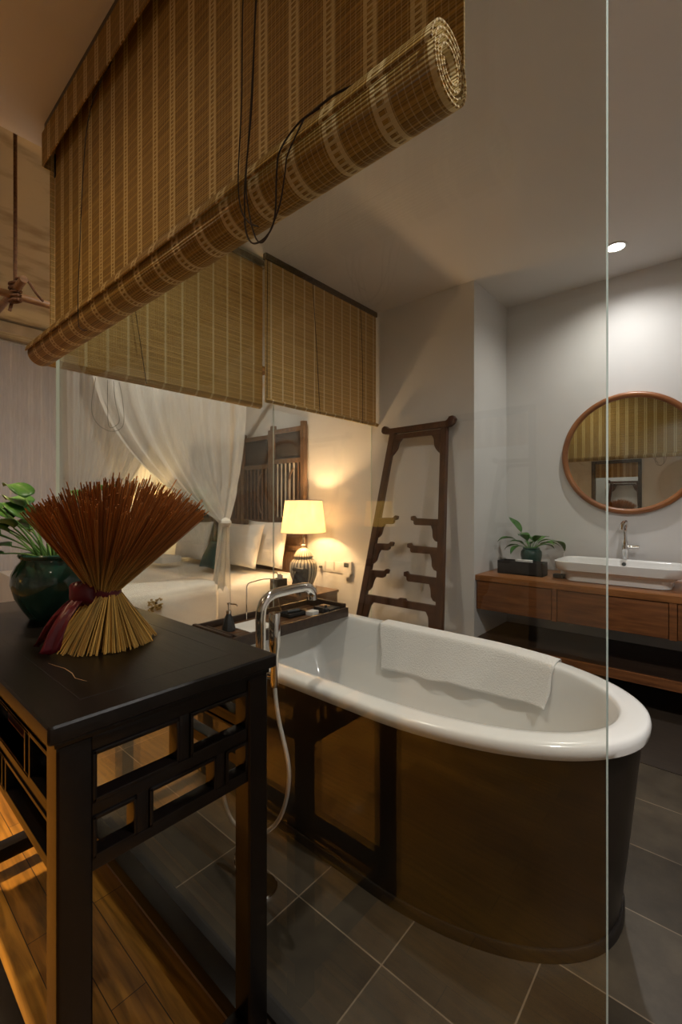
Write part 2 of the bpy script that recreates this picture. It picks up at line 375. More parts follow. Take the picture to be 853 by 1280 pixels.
# ------------------------------------------------------------------ bamboo blinds
def grid_uv(mb_rows, us, vs):
    pass
def sheet(parent, name, mat, p0, du, width, z0, z1, thick, nrm):
    """flat woven slat sheet with thickness; uv in metres"""
    p0 = Vector(p0); du = Vector(du); nrm = Vector(nrm)
    v = []; uv = []; f = []
    for k, off in enumerate((0, thick)):
        for z in (z0, z1):
            for u in (0, width):
                v.append(p0 + du*u + nrm*off + Vector((0, 0, z))); uv.append((u, z))
    b = MB(); b.add(v, [(0, 1, 3, 2), (4, 6, 7, 5), (0, 4, 5, 1), (2, 3, 7, 6), (0, 2, 6, 4), (1, 5, 7, 3)])
    return b.build(name, mat, parent, smooth=0, loc=p0+Vector((0, 0, z0)), uv=uv)
def roll(parent, p0, du, width, zc, r, side, mat, name='roll', turns=4):
    """rolled-up part: a spiral of slats swept along the width, uv in metres"""
    p0 = Vector(p0); du = Vector(du); sd = Vector(side)
    prof = []; nper = 40; tot = nper*turns; s = 0
    for i in range(tot+1):
        a = 2*PI*i/nper; rr = r - (r*.62)*(i/tot)
        prof.append((rr*math.cos(a), rr*math.sin(a), 0))
    v = []; uv = []; f = []; last = None; s = 0; cols = [0, width]
    for i, (cx, cz, _) in enumerate(prof):
        if last: s += math.hypot(cx-last[0], cz-last[1])
        last = (cx, cz)
        for u in cols:
            v.append(p0 + du*u + sd*(-cx) + Vector((0, 0, zc+cz))); uv.append((u, 5 - s))
    for i in range(len(prof)-1): f.append((2*i, 2*i+1, 2*i+3, 2*i+2))
    b = MB(); b.add(v, f); o = b.build(name, mat, parent, smooth=40, loc=p0+Vector((0, 0, zc)), uv=uv)
    md = o.modifiers.new('thickness', 'SOLIDIFY'); md.thickness = .0035; md.offset = -1
    return o
# front blind
X0, X1 = -2.262, -.318
bl = thing('bamboo_blind', 'large dark bamboo roller blind hanging outside the front glass, rolled up thick', 'blind', (-1.3, .66, 1.9))
sheet(bl, 'slat_sheet', 'blind_front', (X0, .668, 0), (1, 0, 0), X1-X0, 1.90, 2.88, .004, (0, -1, 0))
roll(bl, (X0-.012, .612, 0), (1, 0, 0), X1-X0+.016, 1.905, .058, (0, 1, 0), 'blind_front')
sheet(bl, 'valance', 'blind_front', (X0-.04, .628, 0), (1, 0, 0), X1-X0+.10, 2.745, 2.895, .004, (0, -1, 0))
sheet(bl, 'valance_return', 'blind_front', (X0-.04, .628, 0), (0, 1, 0), .05, 2.745, 2.895, .004, (1, 0, 0))
MB().box(X0-.035, X1+.05, .632, .665, 2.885, CEIL).build('head_rail', 'dark_wood', bl, bevel=.003)
MB().box(X0-.002, X0+.01, .66, .675, 2.70, 2.80).build('rail_hook', 'black_metal', bl)
# cords of the front blind
def cordp(name, parent, pts, r=.0015, mat='cord', n=8): return MB().tube(bez(pts, n), r, 6).build(name, mat, parent, loc=pts[0])
YC_ = .545
def fc_(l, y=YC_, r=.0015):
    cordp('pull_cord', bl, [(x, yy, z) if yy is not None else (x, y, z) for (x, yy, z) in l], r)
fc_([(-.728, .655, 2.77), (-.730, .56, 2.5), (-.733, None, 2.259), (-.738, None, 2.054), (-.749, None, 1.914), (-.741, None, 1.846), (-.715, None, 1.806), (-.685, None, 1.785)])
fc_([(-.675, .655, 2.77), (-.683, .56, 2.5), (-.692, None, 2.229), (-.705, None, 2.034), (-.725, None, 1.903), (-.728, None, 1.84), (-.723, None, 1.79), (-.70, None, 1.758), (-.659, None, 1.757), (-.636, None, 1.785), (-.631, None, 1.865), (-.620, None, 1.900), (-.58, .552, 1.93), (-.55, .575, 1.955)], r=.0018)
fc_([(-.673, .655, 2.77), (-.68, .56, 2.5), (-.690, None, 2.229), (-.708, None, 2.034), (-.723, None, 1.894), (-.712, None, 1.818), (-.69, None, 1.762), (-.663, None, 1.752), (-.625, None, 1.795), (-.609, None, 1.847), (-.60, None, 1.882), (-.57, .556, 1.935)])
fc_([(-.56, .565, 1.945), (-.535, .572, 1.955), (-.51, .578, 1.96), (-.485, .592, 1.968)], r=.002)
fc_([(-1.60, .64, 2.77), (-1.587, .56, 2.501), (-1.619, None, 2.044), (-1.627, None, 1.861), (-1.598, None, 1.822), (-1.55, None, 1.805)])
# side blinds along the glass
def side_blind(x, y0, y1, z0, rr, nrm, label, cords):
    t = thing('bamboo_blind', label, 'blind', (x, (y0+y1)/2, z0))
    sheet(t, 'slat_sheet', 'blind_side', (x, y0, 0), (0, 1, 0), y1-y0, z0, 2.90, .004, nrm)
    roll(t, (x+nrm[0]*(rr-.001), y0-.005, 0), (0, 1, 0), y1-y0+.01, z0, rr, (-nrm[0], 0, 0), 'blind_side', turns=2)
    MB().box(x-.014, x+.018, y0-.005, y1+.005, 2.90, CEIL).build('head_rail', 'dark_wood', t, bevel=.003)
    for c in cords: cordp('pull_cord', t, c[0], .0022, c[1])
    return t
side_blind(-2.362, 1.935, 3.185, 1.945, .018, (1, 0, 0), 'light golden bamboo blind inside the side glass, ending at the white wall with the rack', [
    ([(-2.33, 2.36, 2.90), (-2.335, 2.41, 2.4), (-2.33, 2.44, 1.93)], 'cord'), ([(-2.33, 2.93, 2.90), (-2.33, 2.96, 2.4), (-2.33, 2.96, 1.93)], 'cord'), ([(-2.35, 1.95, 2.90), (-2.35, 1.945, 2.4), (-2.35, 1.945, 1.95)], 'cord')])
side_blind(-2.455, .70, 1.99, 1.945, .036, (-1, 0, 0), 'greyish bamboo blind behind the side glass, nearest the glass corner', [
    ([(-2.415, 1.15, 1.91), (-2.43, 1.0, 2.9)][::-1], 'cord')])
side = [o for o in C.objects if o.name.startswith('bamboo_blind')][-1]
cordp('pull_cord', side, [(-2.5, .92, 1.91), (-2.5, .90, 1.75), (-2.5, .93, 1.67), (-2.5, 1.0, 1.64), (-2.5, 1.06, 1.68), (-2.5, 1.06, 1.8), (-2.5, 1.04, 1.91)])
cordp('pull_cord', side, [(-2.5, .98, 1.91), (-2.5, .98, 1.75), (-2.5, .99, 1.66), (-2.5, 1.04, 1.70), (-2.5, 1.02, 1.8), (-2.5, 1.01, 1.91)])

# ------------------------------------------------------------------ console table
TX0, TX1, TY0, TY1, TZ = -1.90, -.776, .218, .672, .91
tb = thing('console_table', 'black lacquered console table with lattice aprons in front of the glass', 'table', ((TX0+TX1)/2, (TY0+TY1)/2, 0))
MB().box(TX0, TX1, TY0, TY1, TZ-.030, TZ).build('tabletop', 'lacquer_top', tb, bevel=.009, seg=3)
f_ = MB()
f_.box(TX0+.012, TX1-.012, TY0+.012, TY1-.012, TZ-.042, TZ-.030)
f_.build('top_moulding', 'lacquer', tb, bevel=.004)
# thin joint lines of the framed top
j = MB()
j.box(TX0+.07, TX1-.075, TY0+.070, TY0+.0715, TZ-.002, TZ+.0004); j.box(TX0+.07, TX1-.075, TY1-.0715, TY1-.07, TZ-.002, TZ+.0004)
j.box(TX1-.0765, TX1-.075, TY0+.07, TY1-.07, TZ-.002, TZ+.0004)
j.build('panel_joint', 'black_metal', tb, smooth=0)
cr = MB(); pts = [(-1.095, .309), (-1.035, .322), (-.994, .322), (-.963, .317), (-.93, .326)]
cr.tube([(x, y, TZ+.0003) for x, y in pts], [.0003, .0006, .0009, .0006, .0003], 5)
cr.build('worn_crack', 'trim_wood', tb)
LW = .054
lx = (TX0+.020, TX1-.020-LW); ly = (TY0+.018, TY1-.010-LW)
for x in lx:
    for y in ly:
        MB().box(x, x+LW, y, y+LW, 0, TZ-.042).build('leg', 'lacquer', tb, bevel=.010, seg=3)
ax0, ax1, ay0, ay1 = lx[0], lx[1]+LW, ly[0], ly[1]+LW
z_r = [TZ-.042, .838, .748, .73, .655, .638]
def lattice(mode, fixed0, fixed1, a0, a1, top_div, bot_div, name):
    b = MB()
    def bx(s0, s1, z0, z1, dd=0):
        if mode == 'Y': b.box(fixed0+dd, fixed1-dd, s0, s1, z0, z1)
        else: b.box(s0, s1, fixed0+dd, fixed1-dd, z0, z1)
    bx(a0, a1, .838, TZ-.042); bx(a0, a1, .728, .750); bx(a0, a1, .636, .657)
    for s in top_div: bx(s-.011, s+.011, .75, .838, .001)
    for s in bot_div: bx(s-.011, s+.011, .657, .728, .001)
    # raised beads around each opening
    ed = [a0]+list(top_div)+[a1]
    for i in range(len(ed)-1):
        l = ed[i]+(.011 if i else 0); r = ed[i+1]-(.011 if i < len(ed)-2 else 0)
        for (s0, s1, z0, z1) in ((l, r, .830, .838), (l, r, .750, .758), (l, l+.007, .75, .838), (r-.007, r, .75, .838)): bx(s0, s1, z0, z1, -.003)
    ed = [a0]+list(bot_div)+[a1]
    for i in range(len(ed)-1):
        l = ed[i]+(.011 if i else 0); r = ed[i+1]-(.011 if i < len(ed)-2 else 0)
        for (s0, s1, z0, z1) in ((l, r, .721, .728), (l, r, .657, .664), (l, l+.007, .657, .728), (r-.007, r, .657, .728)): bx(s0, s1, z0, z1, -.003)
    return b.build(name, 'lacquer', tb, bevel=.0022, seg=2)
for fx in (ax1-.032, ax0+.006):
    lattice('Y', fx, fx+.026, ly[0]+LW, ly[1], [.458], [.376, .540], 'end_lattice')
for fy in (ay0+.006, ay1-.032):
    A = lx[1]; B = lx[0]+LW; W_ = A-B
    lattice('X', fy, fy+.026, B, A, [A-.12, A-.41, B+W_*.5-.01, B+.30, B+.12], [A-.285, A-.375, B+.375, B+.21], 'side_lattice')
for x in lx:
    MB().box(x+.002, x+LW-.002, ly[0]+LW, ly[1], .055, .100).build('stretcher', 'lacquer', tb, bevel=.004)
for y in ly:
    MB().box(lx[0]+LW, lx[1], y+.002, y+LW-.002, .055, .100).build('stretcher', 'lacquer', tb, bevel=.004)
MB().box(-1.84, -1.235, .295, .305, .702, .716).build('inner_rail', 'red_lacquer', tb, label='thin red inner rail behind the side lattice')

# ------------------------------------------------------------------ straw bundle
BX, BY = -1.165, .452
st = thing('straw_bundle', 'fanned bundle of brown-tipped straw sticks tied with a dark red ribbon', 'decoration', (BX, BY, TZ))
sm = MB(); dye = []
n_st = 900; WZ = .125; random.seed(11)
for i in range(n_st):
    a = 2*PI*random.random(); q = math.sqrt(random.random())
    rw = .030*q
    # twist makes the bundle a hyperboloid
    rb = (.020+.098*q); aw = a+.30; ab = a-.0
    p0 = Vector((rb*math.cos(ab), rb*math.sin(ab), .0015))
    pw = Vector((rw*math.cos(aw), rw*math.sin(aw), WZ+random.uniform(-.004, .004)))
    spread = (.03+.97*q)
    at = aw+.28+random.uniform(-.05, .05)
    phi = spread*math.radians(43)*random.uniform(.95, 1.05)
    ln = random.uniform(.240, .268)+.018*(1-q) + (.025*random.random() if random.random() < .12 else 0)
    dr = Vector((math.sin(phi)*math.cos(at), math.sin(phi)*math.sin(at), math.cos(phi)))
    p1 = pw + dr*ln
    r0 = random.uniform(.0011, .0016)
    v0 = len(sm.v); sm.tube([p0, pw, p1], [r0, r0*.95, r0*1.05], 4)
    dye += [0]*4+[.35]*4+[1]*4
vd0 = Vector((math.cos(TH), math.sin(TH), 0)); so = MB(); so.v = [tuple(Vector(v)+Vector((BX, BY, TZ))) for v in sm.v]; so.f = sm.f; so.mi = sm.mi
so.v = [((v[0]+(vd0.x*.050)*max(0, v[2]-TZ-WZ)/.25), (v[1]+(vd0.y*.050)*max(0, v[2]-TZ-WZ)/.25), v[2]) for v in so.v]
ob = so.build('sticks', 'straw', st, smooth=60, loc=(BX, BY, TZ), kind='stuff')
at_ = ob.data.attributes.new('dye', 'FLOAT', 'POINT')
for i, dv in enumerate(dye): at_.data[i].value = dv
# ribbon band, bow and tails
rb_ = MB().lathe([(.0345, -.011), (.036, -.004), (.0355, .004), (.0345, .011), (.0325, .010), (.0325, -.010), (.0345, -.011)], (BX, BY, TZ+WZ), 36)
rband = rb_.build('ribbon', 'ribbon', st, loc=(BX, BY, TZ+WZ))
vd = Vector((math.cos(TH), math.sin(TH), 0)); vf = Vector((-math.sin(TH), math.cos(TH), 0))   # picture-right / away, used only to orient the bow
kn = Vector((BX, BY, TZ+WZ)) - vd*.036 - vf*.022
bow = MB()
ring = []
for i in range(13):
    a = PI*i/12
    ring.append([kn + vd*(.036*math.cos(k*2*PI/14)*math.sin(a)**.8*(1+.15*math.sin(3*a)))+vf*(-.012+.024*math.sin(k*2*PI/14)*math.sin(a)**.8)+Vector((0, 0, -.027*math.cos(a)*1.0+.004*math.sin(4*k*2*PI/14))) for k in range(14)])
bow.loft(ring); bow.build('bow', 'ribbon', rband, loc=kn)
def tail(e, w0, w1, tw):
    b = MB(); rings = []
    for i in range(12):
        t = i/11; c = kn.lerp(Vector(e), t) + Vector((0, 0, .012*math.sin(PI*t))) - vf*(.018*math.sin(PI*t)+.010)
        wd = (w0+(w1-w0)*t)/2; d_ = (vd*math.cos(tw*t*1.4)+vf*math.sin(tw*t*1.4)*.6)
        if i == 11: c = c+Vector((0, 0, 0))
        row = []
        for k in range(7):
            s_ = (k/6-.5)*2; row.append(c + d_*wd*s_ - vf*.003*math.sin(PI*s_*1.5+i*.5)+(Vector((0, 0, .008*abs(s_))) if i == 11 else Vector()))
        rings.append(row)
    b.loft(rings, closed=False); o = b.build('ribbon_tail', 'ribbon', rband, loc=kn)
    md = o.modifiers.new('t', 'SOLIDIFY'); md.thickness = .0012
base = Vector((BX, BY, TZ+.006))
tail(base - vd*.060 - vf*.112, .022, .044, .5)
tail(base - vd*.120 - vf*.060, .022, .034, 1.0)

# ------------------------------------------------------------------ plants
def leaf_mesh(b, base, d0, up, L_, W_, droop, kind='heart', mi=0, cup=.15):
    base = Vector(base); d = Vector(d0).normalized(); n = 10; rows = []
    side = d.cross(Vector(up)).normalized(); p = base.copy(); nn = side.cross(d).normalized()
    for i in range(n+1):
        t = i/n
        w_ = (math.sin(PI*t**.62)**.9 if kind == 'heart' else math.sin(PI*t**.85)) * W_/2 + .0006
        row = []
        for k in range(-2, 3):
            s_ = k/2; row.append(p + side*w_*s_ + nn*(abs(s_)**1.5*w_*cup*2 + .06*w_*math.sin(9*t+k)))
        rows.append(row)
        rot = Matrix.Rotation(-droop/n*(.6+.8*t), 3, side); d = (rot @ d).normalized(); nn = side.cross(d).normalized(); p = p + d*(L_/n)
    b.loft(rows, closed=False, mi=mi)
def plant_leaf(parent, root, tip_dir, stem_len, L_, W_, droop, kind, mat, stem_r=.0022, az=None, rise=.8, sdroop=.6, label=None):
    root = Vector(root); td = Vector(tip_dir).normalized()
    d = td.copy(); pts = [root]; p = root.copy(); side = d.cross(Vector((0, 0, 1)))
    if side.length < .05: side = Vector((1, 0, 0))
    side.normalize()
    for i in range(8):
        d = (Matrix.Rotation(-sdroop/8, 3, side) @ d).normalized(); p = p + d*stem_len/8; pts.append(p.copy())
    lf = MB(); leaf_mesh(lf, p, d, side.cross(d), L_, W_, droop, kind)
    o = lf.build('leaf', mat, parent, loc=p, smooth=60)
    md = o.modifiers.new('t', 'SOLIDIFY'); md.thickness = .0008
    MB().tube(pts, [stem_r*1.3]*3+[stem_r]*6, 6).build('stem', 'stem', o, loc=root)
    return o
PX, PY = -1.545, .452
pp = thing('potted_plant', 'leafy pothos in a glossy dark green pot at the left end of the black table', 'plant', (PX, PY, TZ))
prof = [(.0, .0), (.062, .0), (.066, .004), (.082, .030), (.100, .065), (.1105, .105), (.108, .135), (.096, .160), (.086, .172), (.085, .178), (.092, .183), (.0935, .189), (.090, .193), (.083, .190), (.080, .178), (.080, .165), (0, .160)]
MB().lathe(prof, (PX, PY, TZ), 56).build('pot', 'pot_green', pp, loc=(PX, PY, TZ))
MB().lathe([(.0795, .168), (.05, .175), (0, .178)], (PX, PY, TZ), 24).build('soil', 'soil', pp, loc=(PX, PY, TZ))
random.seed(5)
def dirv(az_, el):   # az measured from picture-right, around up
    h = vd*math.cos(az_)+vf*math.sin(az_); return h*math.cos(el)+Vector((0, 0, math.sin(el)))
R_ = math.radians
specs = [  # azimuth, elevation, stem, L, W, droop, pale
    (175, 66, .15, .115, .070, 1.0, 0), (150, 70, .19, .10, .075, 1.1, 1), (40, 75, .17, .10, .055, .3, 0), (60, 82, .20, .095, .06, 1.3, 1), (200, 55, .12, .12, .08, 1.3, 0),
    (190, 40, .10, .11, .075, 1.5, 1), (230, 60, .12, .10, .070, 1.2, 0), (170, 50, .16, .11, .075, 1.2, 0), (110, 60, .16, .11, .07, 1.0, 0), (250, 70, .12, .09, .065, 1.7, 1),
    (185, 25, .12, .10, .06, 1.8, 0), (210, 30, .10, .09, .06, 1.6, 0), (20, 60, .16, .10, .06, .9, 1), (75, 50, .17, .11, .06, 1.0, 0), (140, 45, .18, .12, .075, 1.0, 0),
    (300, 66, .10, .08, .055, 1.3, 0), (160, 80, .20, .11, .07, 1.2, 0), (0, 72, .12, .09, .055, .8, 0), (165, 75, .13, .13, .085, .9, 0), (185, 58, .17, .13, .09, 1.2, 0), (195, 48, .15, .12, .085, 1.3, 1), (160, 60, .12, .13, .085, 1.1, 0), (205, 68, .18, .12, .08, 1.3, 0), (95, 78, .19, .10, .065, 1.2, 1), (220, 75, .15, .10, .065, 1.4, 1)]
for (az_, el, sl, L_, W_, dr, pale) in specs:
    az_ = R_(az_+random.uniform(-6, 6)); el = R_(el)
    root = Vector((PX, PY, TZ+.172)) + dirv(az_, 0)*.035*random.uniform(.4, 1.3)
    plant_leaf(pp, root, dirv(az_, el), sl*1.05, L_*1.12, W_*1.15, dr, 'heart', 'leaf_pale' if pale else 'leaf', sdroop=.5)
for k in range(16):   # bare upright stalks
    a = random.uniform(0, 2*PI); root = Vector((PX, PY, TZ+.17))+dirv(a, 0)*random.uniform(.01, .06)
    tip = root+dirv(a+random.uniform(-.4, .4), R_(random.uniform(55, 85)))*random.uniform(.05, .10)
    MB().tube(bez([root, root.lerp(tip, .5)+Vector((0, 0, .006)), tip], 4), [.0032]*4+[.0024]*5, 6).build('stalk', 'stem', pp, loc=root)

# ------------------------------------------------------------------ bathtub
TCY = 1.545
def tub_ring(a, b, xc, xl, rc, z, e=2.15, n=64, dy=0):
    pts = []
    for i in range(n+1):
        t = -PI/2 + PI*i/n
        x = xc + a*abs(math.cos(t))**(2/e); y = TCY+dy + b*math.copysign(abs(math.sin(t))**(2/e), math.sin(t)); pts.append((x, y, z))
    for i in range(1, 9): x = xc+(xl+rc-xc)*i/8; pts.append((x, TCY+dy+b, z))
    for i in range(1, 9): t = PI/2+PI/2*i/8; pts.append((xl+rc+rc*math.cos(t), TCY+dy+b-rc+rc*math.sin(t), z))
    for i in range(1, 8): pts.append((xl, TCY+dy+b-rc-(2*b-2*rc)*i/8, z))
    for i in range(0, 9): t = PI+PI/2*i/8; pts.append((xl+rc+rc*math.cos(t), TCY+dy-b+rc+rc*math.sin(t), z))
    for i in range(1, 8): x = (xl+rc)+(xc-xl-rc)*i/8; pts.append((x, TCY+dy-b, z))
    return pts
tub = thing('bathtub', 'long white bathtub with one rounded end and dark outer skirt', 'bathtub', (-1.05, TCY, 0))
XC = -.89; XL = -1.97
rings = [tub_ring(.690, .408, XC, XL+.03, .05, .578), tub_ring(.714, .434, XC, XL+.006, .065, .578), tub_ring(.720, .440, XC, XL, .07, .582), tub_ring(.722, .442, XC, XL-.002, .07, .600),
         tub_ring(.719, .439, XC, XL, .07, .614), tub_ring(.712, .432, XC, XL+.008, .07, .619), tub_ring(.70, .42, XC, XL+.02, .07, .621), tub_ring(.665, .385, XC, XL+.055, .06, .6215),
         tub_ring(.648, .368, XC, XL+.07, .05, .620), tub_ring(.642, .362, XC, XL+.076, .05, .615), tub_ring(.638, .358, XC, XL+.08, .05, .605), tub_ring(.626, .350, XC, XL+.09, .05, .56), tub_ring(.60, .335, XC, XL+.13, .06, .46),
         tub_ring(.56, .318, XC, XL+.19, .07, .32), tub_ring(.52, .300, XC, XL+.25, .08, .24), tub_ring(.47, .265, XC, XL+.30, .09, .20), tub_ring(.38, .19, XC, XL+.40, .09, .185), tub_ring(.2, .08, XC, XL+.6, .05, .18)]
MB().loft(rings, cap1=True).build('basin', 'white_glaze', tub, smooth=50, loc=(XC, TCY, .58))
sk = [tub_ring(.700, .420, XC, XL+.02, .06, .578), tub_ring(.694, .414, XC, XL+.024, .06, .50), tub_ring(.682, .407, XC, XL+.03, .06, .38), tub_ring(.668, .401, XC, XL+.035, .06, .24), tub_ring(.655, .397, XC, XL+.04, .06, .12), tub_ring(.647, .395, XC, XL+.04, .06, .035)]
MB().loft(sk).build('skirt', 'tub_black', tub, smooth=50, loc=(XC, TCY, .3))
bd = [tub_ring(.652, .400, XC, XL+.036, .06, .036), tub_ring(.655, .403, XC, XL+.033, .06, .032), tub_ring(.655, .403, XC, XL+.033, .06, 0)]
MB().loft([tub_ring(.640, .39, XC, XL+.05, .06, .036)]+bd, cap1=True).build('base_band', 'tub_band', tub, smooth=40, loc=(XC, TCY, 0))
MB().lathe([(0, .004), (.02, .004), (.024, 0)], (-1.2, TCY, .183), 24).build('drain', 'chrome', tub)
MB().tube([(-1.222, TCY-.352, .585), (-1.222, TCY-.338, .585)], .016, 20).build('overflow', 'chrome', tub, label='chrome overflow cap')

# towel draped over the far rim
twb = MB(); rows = []
tpath = bez([(.500, .452, 0), (.590, .452, 0), (.618, .449, 0), (.6265, .438, 0), (.6265, .40, 0), (.6255, .372, 0), (.618, .357, 0), (.585, .349, .2), (.50, .335, .6), (.42, .322, 1.0)], 5)
nx = 70
for k in range(nx+1):
    u = k/nx; x = -1.385 + .875*u; row = []
    for p in tpath:
        z, hb, inn = p.x, p.y, max(0, min(1.05, p.z)); ha = .28+hb
        xx = x + inn*(.045*(1-u)**2-.020*u) + inn*.006*math.sin(z*40)
        dx = max(0, (xx-XC)/ha); yy = TCY + hb*max(.02, 1-dx**2.15)**(1/2.15)
        yy -= inn*(.010+.007*math.sin(u*11+inn*2.2)+.005*math.sin(u*27+1.5+inn*3))
        zz = z + inn*(-.015+.050*u)+inn*.005*math.sin(u*15)
        row.append((xx, yy, zz))
    rows.append(row)
twb.loft(rows, closed=False)
tw = twb.build('towel', 'towel', smooth=70, loc=(-.95, 1.93, .63)); md = tw.modifiers.new('t', 'SOLIDIFY'); md.thickness = .004; md.offset = 0
tag(tw, 'white towel draped over the far rim of the bathtub', 'towel')

# ------------------------------------------------------------------ tub filler
fx, fy = -1.15, .925
fl = thing('bath_filler', 'floor standing chrome bath tap with hand shower and hose', 'tap', (fx, fy, 0))
MB().lathe([(0, 0), (.055, 0), (.055, .006), (.05, .010), (.018, .012), (.018, .03), (0, .03)], (fx, fy, 0), 32).build('floor_flange', 'chrome', fl)
MB().tube(bez([(fx, fy, .02), (fx, fy, .45), (fx, fy, .80), (fx, fy, .885), (fx, fy+.012, .925), (fx, fy+.05, .948), (fx, fy+.11, .952), (fx, fy+.17, .953), (fx, fy+.215, .948), (fx, fy+.238, .925), (fx, fy+.240, .900)], 8), .0165, 20).build('spout_pipe', 'chrome', fl)
MB().tube([(fx+.012, fy, .70), (fx+.045, fy+.012, .70)], .010, 14).build('holder', 'chrome', fl)
hx, hy = fx+.052, fy+.014
MB().tube([(hx, hy, .665), (hx, hy, .672), (hx, hy, .76), (hx, hy, .77), (hx, hy, .80), (hx, hy, .899), (hx, hy, .902)], [.011, .013, .013, .013, .0185, .0185, .0165], 20).build('hand_shower', 'chrome', fl)
MB().tube([(fx-.02, fy, .60), (fx+.03, fy, .60)], .012, 14).build('valve', 'chrome', fl)
MB().tube(bez([(hx, hy, .668), (hx+.03, hy-.01, .58), (hx+.09, hy-.02, .44), (hx+.06, hy-.02, .30), (hx-.02, hy-.02, .20), (hx-.12, hy-.02, .145), (hx-.22, hy-.02, .17), (hx-.255, hy-.02, .28), (hx-.20, hy-.01, .45), (fx-.02, fy, .60)], 10), .0065, 10).build('hose', 'hose', fl)
rg = MB(); rg.tube([(fx-.075+.050*math.cos(a), fy-.01+.012*math.sin(a), .055+.050*math.sin(a)) for a in [2*PI*i/32 for i in range(33)]], .0022, 6, cap=False)
rg.build('hose_ring', 'chrome', fl)

# ------------------------------------------------------------------ tray on the tub and things on it
A0, A1, B0, B1 = -1.93, -1.60, 1.13, 1.905
ZT = .6235
tr = thing('bath_tray', 'long dark wooden tray across the far end of the bathtub', 'tray', ((A0+A1)/2, (B0+B1)/2, ZT))
m_ = MB(); nb = 7
for i in range(nb):
    xa = A0+.02+(A1-A0-.04)*i/nb; m_.box(xa+.002, xa+(A1-A0-.04)/nb-.002, B0+.015, B1-.015, ZT+.012, ZT+.022)
m_.build('slat_floor', 'tray_wood', tr, bevel=.001)
MB().box(A0, A0+.018, B0, B1, ZT, ZT+.050).build('side_rail', 'dark_wood', tr, bevel=.003)
MB().box(A1-.018, A1, B0, B1, ZT, ZT+.050).build('side_rail', 'dark_wood', tr, bevel=.003)
MB().box(A0+.018, A1-.018, B0, B0+.018, ZT, ZT+.06).build('end_rail', 'dark_wood', tr, bevel=.003)
MB().box(A0+.018, A1-.018, B0+.07, B0+.082, ZT+.022, ZT+.036).build('divider', 'dark_wood', tr, bevel=.002)
MB().box(A0+.018, A1-.018, B1-.018, B1, ZT, ZT+.07).build('end_rail', 'dark_wood', tr, bevel=.003)
ZS = ZT+.0225
sx_, sy_ = -1.80, 1.255
sd = thing('soap_dispenser', 'dark soap bottle with a chrome pump on the near end of the tray', 'bottle', (sx_, sy_, ZS))
MB().lathe([(0, 0), (.030, 0), (.032, .005), (.031, .018), (.022, .055), (.012, .078), (.011, .086), (0, .087)], (sx_, sy_, ZS), 8).build('bottle', 'box_black', sd, smooth=20)
MB().lathe([(.0125, .082), (.0125, .096), (.004, .098), (.004, .125), (.008, .126), (.008, .133), (0, .134)], (sx_, sy_, ZS), 16).tube([(sx_, sy_, ZS+.128), (sx_+.028, sy_+.022, ZS+.126), (sx_+.033, sy_+.026, ZS+.118)], .003, 8).build('pump', 'chrome', sd)
o = MB().box(-1.865, -1.69, 1.30, 1.46, ZS, ZS+.004).build('folded_card', 'paper', bevel=.001); tag(o, 'flat white card lying on the tray beside the soap bottle', 'card')
wr = MB().tube(bez([(-1.88, 1.42, ZS), (-1.88, 1.42, ZS+.12), (-1.88, 1.425, ZS+.185), (-1.88, 1.47, ZS+.197), (-1.88, 1.55, ZS+.20), (-1.88, 1.60, ZS+.175), (-1.88, 1.66, ZS)], 6), .0028, 8).build('handle_wire', 'chrome', loc=(-1.88, 1.42, ZS))
tag(wr, 'thin metal wire arch standing on the tray behind the chrome spout', 'wire stand')
def smallbox(name, x, y, sx, sy, sz, mat, label, cat, rot=0, z=ZS, bev=.002):
    M = Matrix.Translation((x, y, z)) @ Matrix.Rotation(rot, 4, 'Z')
    o = MB().box(-sx/2, sx/2, -sy/2, sy/2, 0, sz, M=M).build(name, mat, bevel=bev, loc=(x, y, z)); tag(o, label, cat); return o
smallbox('soap_box', -1.715, 1.735, .045, .06, .022, 'paper', 'small white soap box in the middle of the dark amenities', 'box', .2)
t_ = thing('amenity_tray', 'low black dish of toiletries behind the chrome spout', 'dish', (-1.79, 1.66, ZS))
MB().box(-1.83, -1.745, 1.595, 1.715, ZS, ZS+.006).box(-1.83, -1.826, 1.595, 1.715, ZS, ZS+.022).box(-1.749, -1.745, 1.595, 1.715, ZS, ZS+.022).box(-1.83, -1.745, 1.595, 1.599, ZS, ZS+.022).box(-1.83, -1.745, 1.711, 1.715, ZS, ZS+.022).build('dish', 'box_black', t_, bevel=.001)
MB().tube([(-1.80, 1.63, ZS+.02), (-1.77, 1.69, ZS+.026)], .011, 12).build('tube_bottle', 'box_black', t_)
o = MB().lathe([(0, 0), (.016, 0), (.018, .012), (.016, .032), (.008, .038), (.008, .05), (0, .052)], (-1.665, 1.79, ZS), 18).build('lotion_jar', 'box_black', loc=(-1.665, 1.79, ZS)); tag(o, 'small black bottle by the white soap box', 'bottle')
smallbox('toiletry_box', -1.70, 1.835, .12, .085, .030, 'box_black', 'black toiletry box at the far end of the tray', 'box', .05)
smallbox('paper_packet', -1.715, 1.835, .05, .035, .006, 'trim_wood', 'small tan packet lying on the black toiletry box', 'packet', .1, z=ZS+.0305, bev=.001)

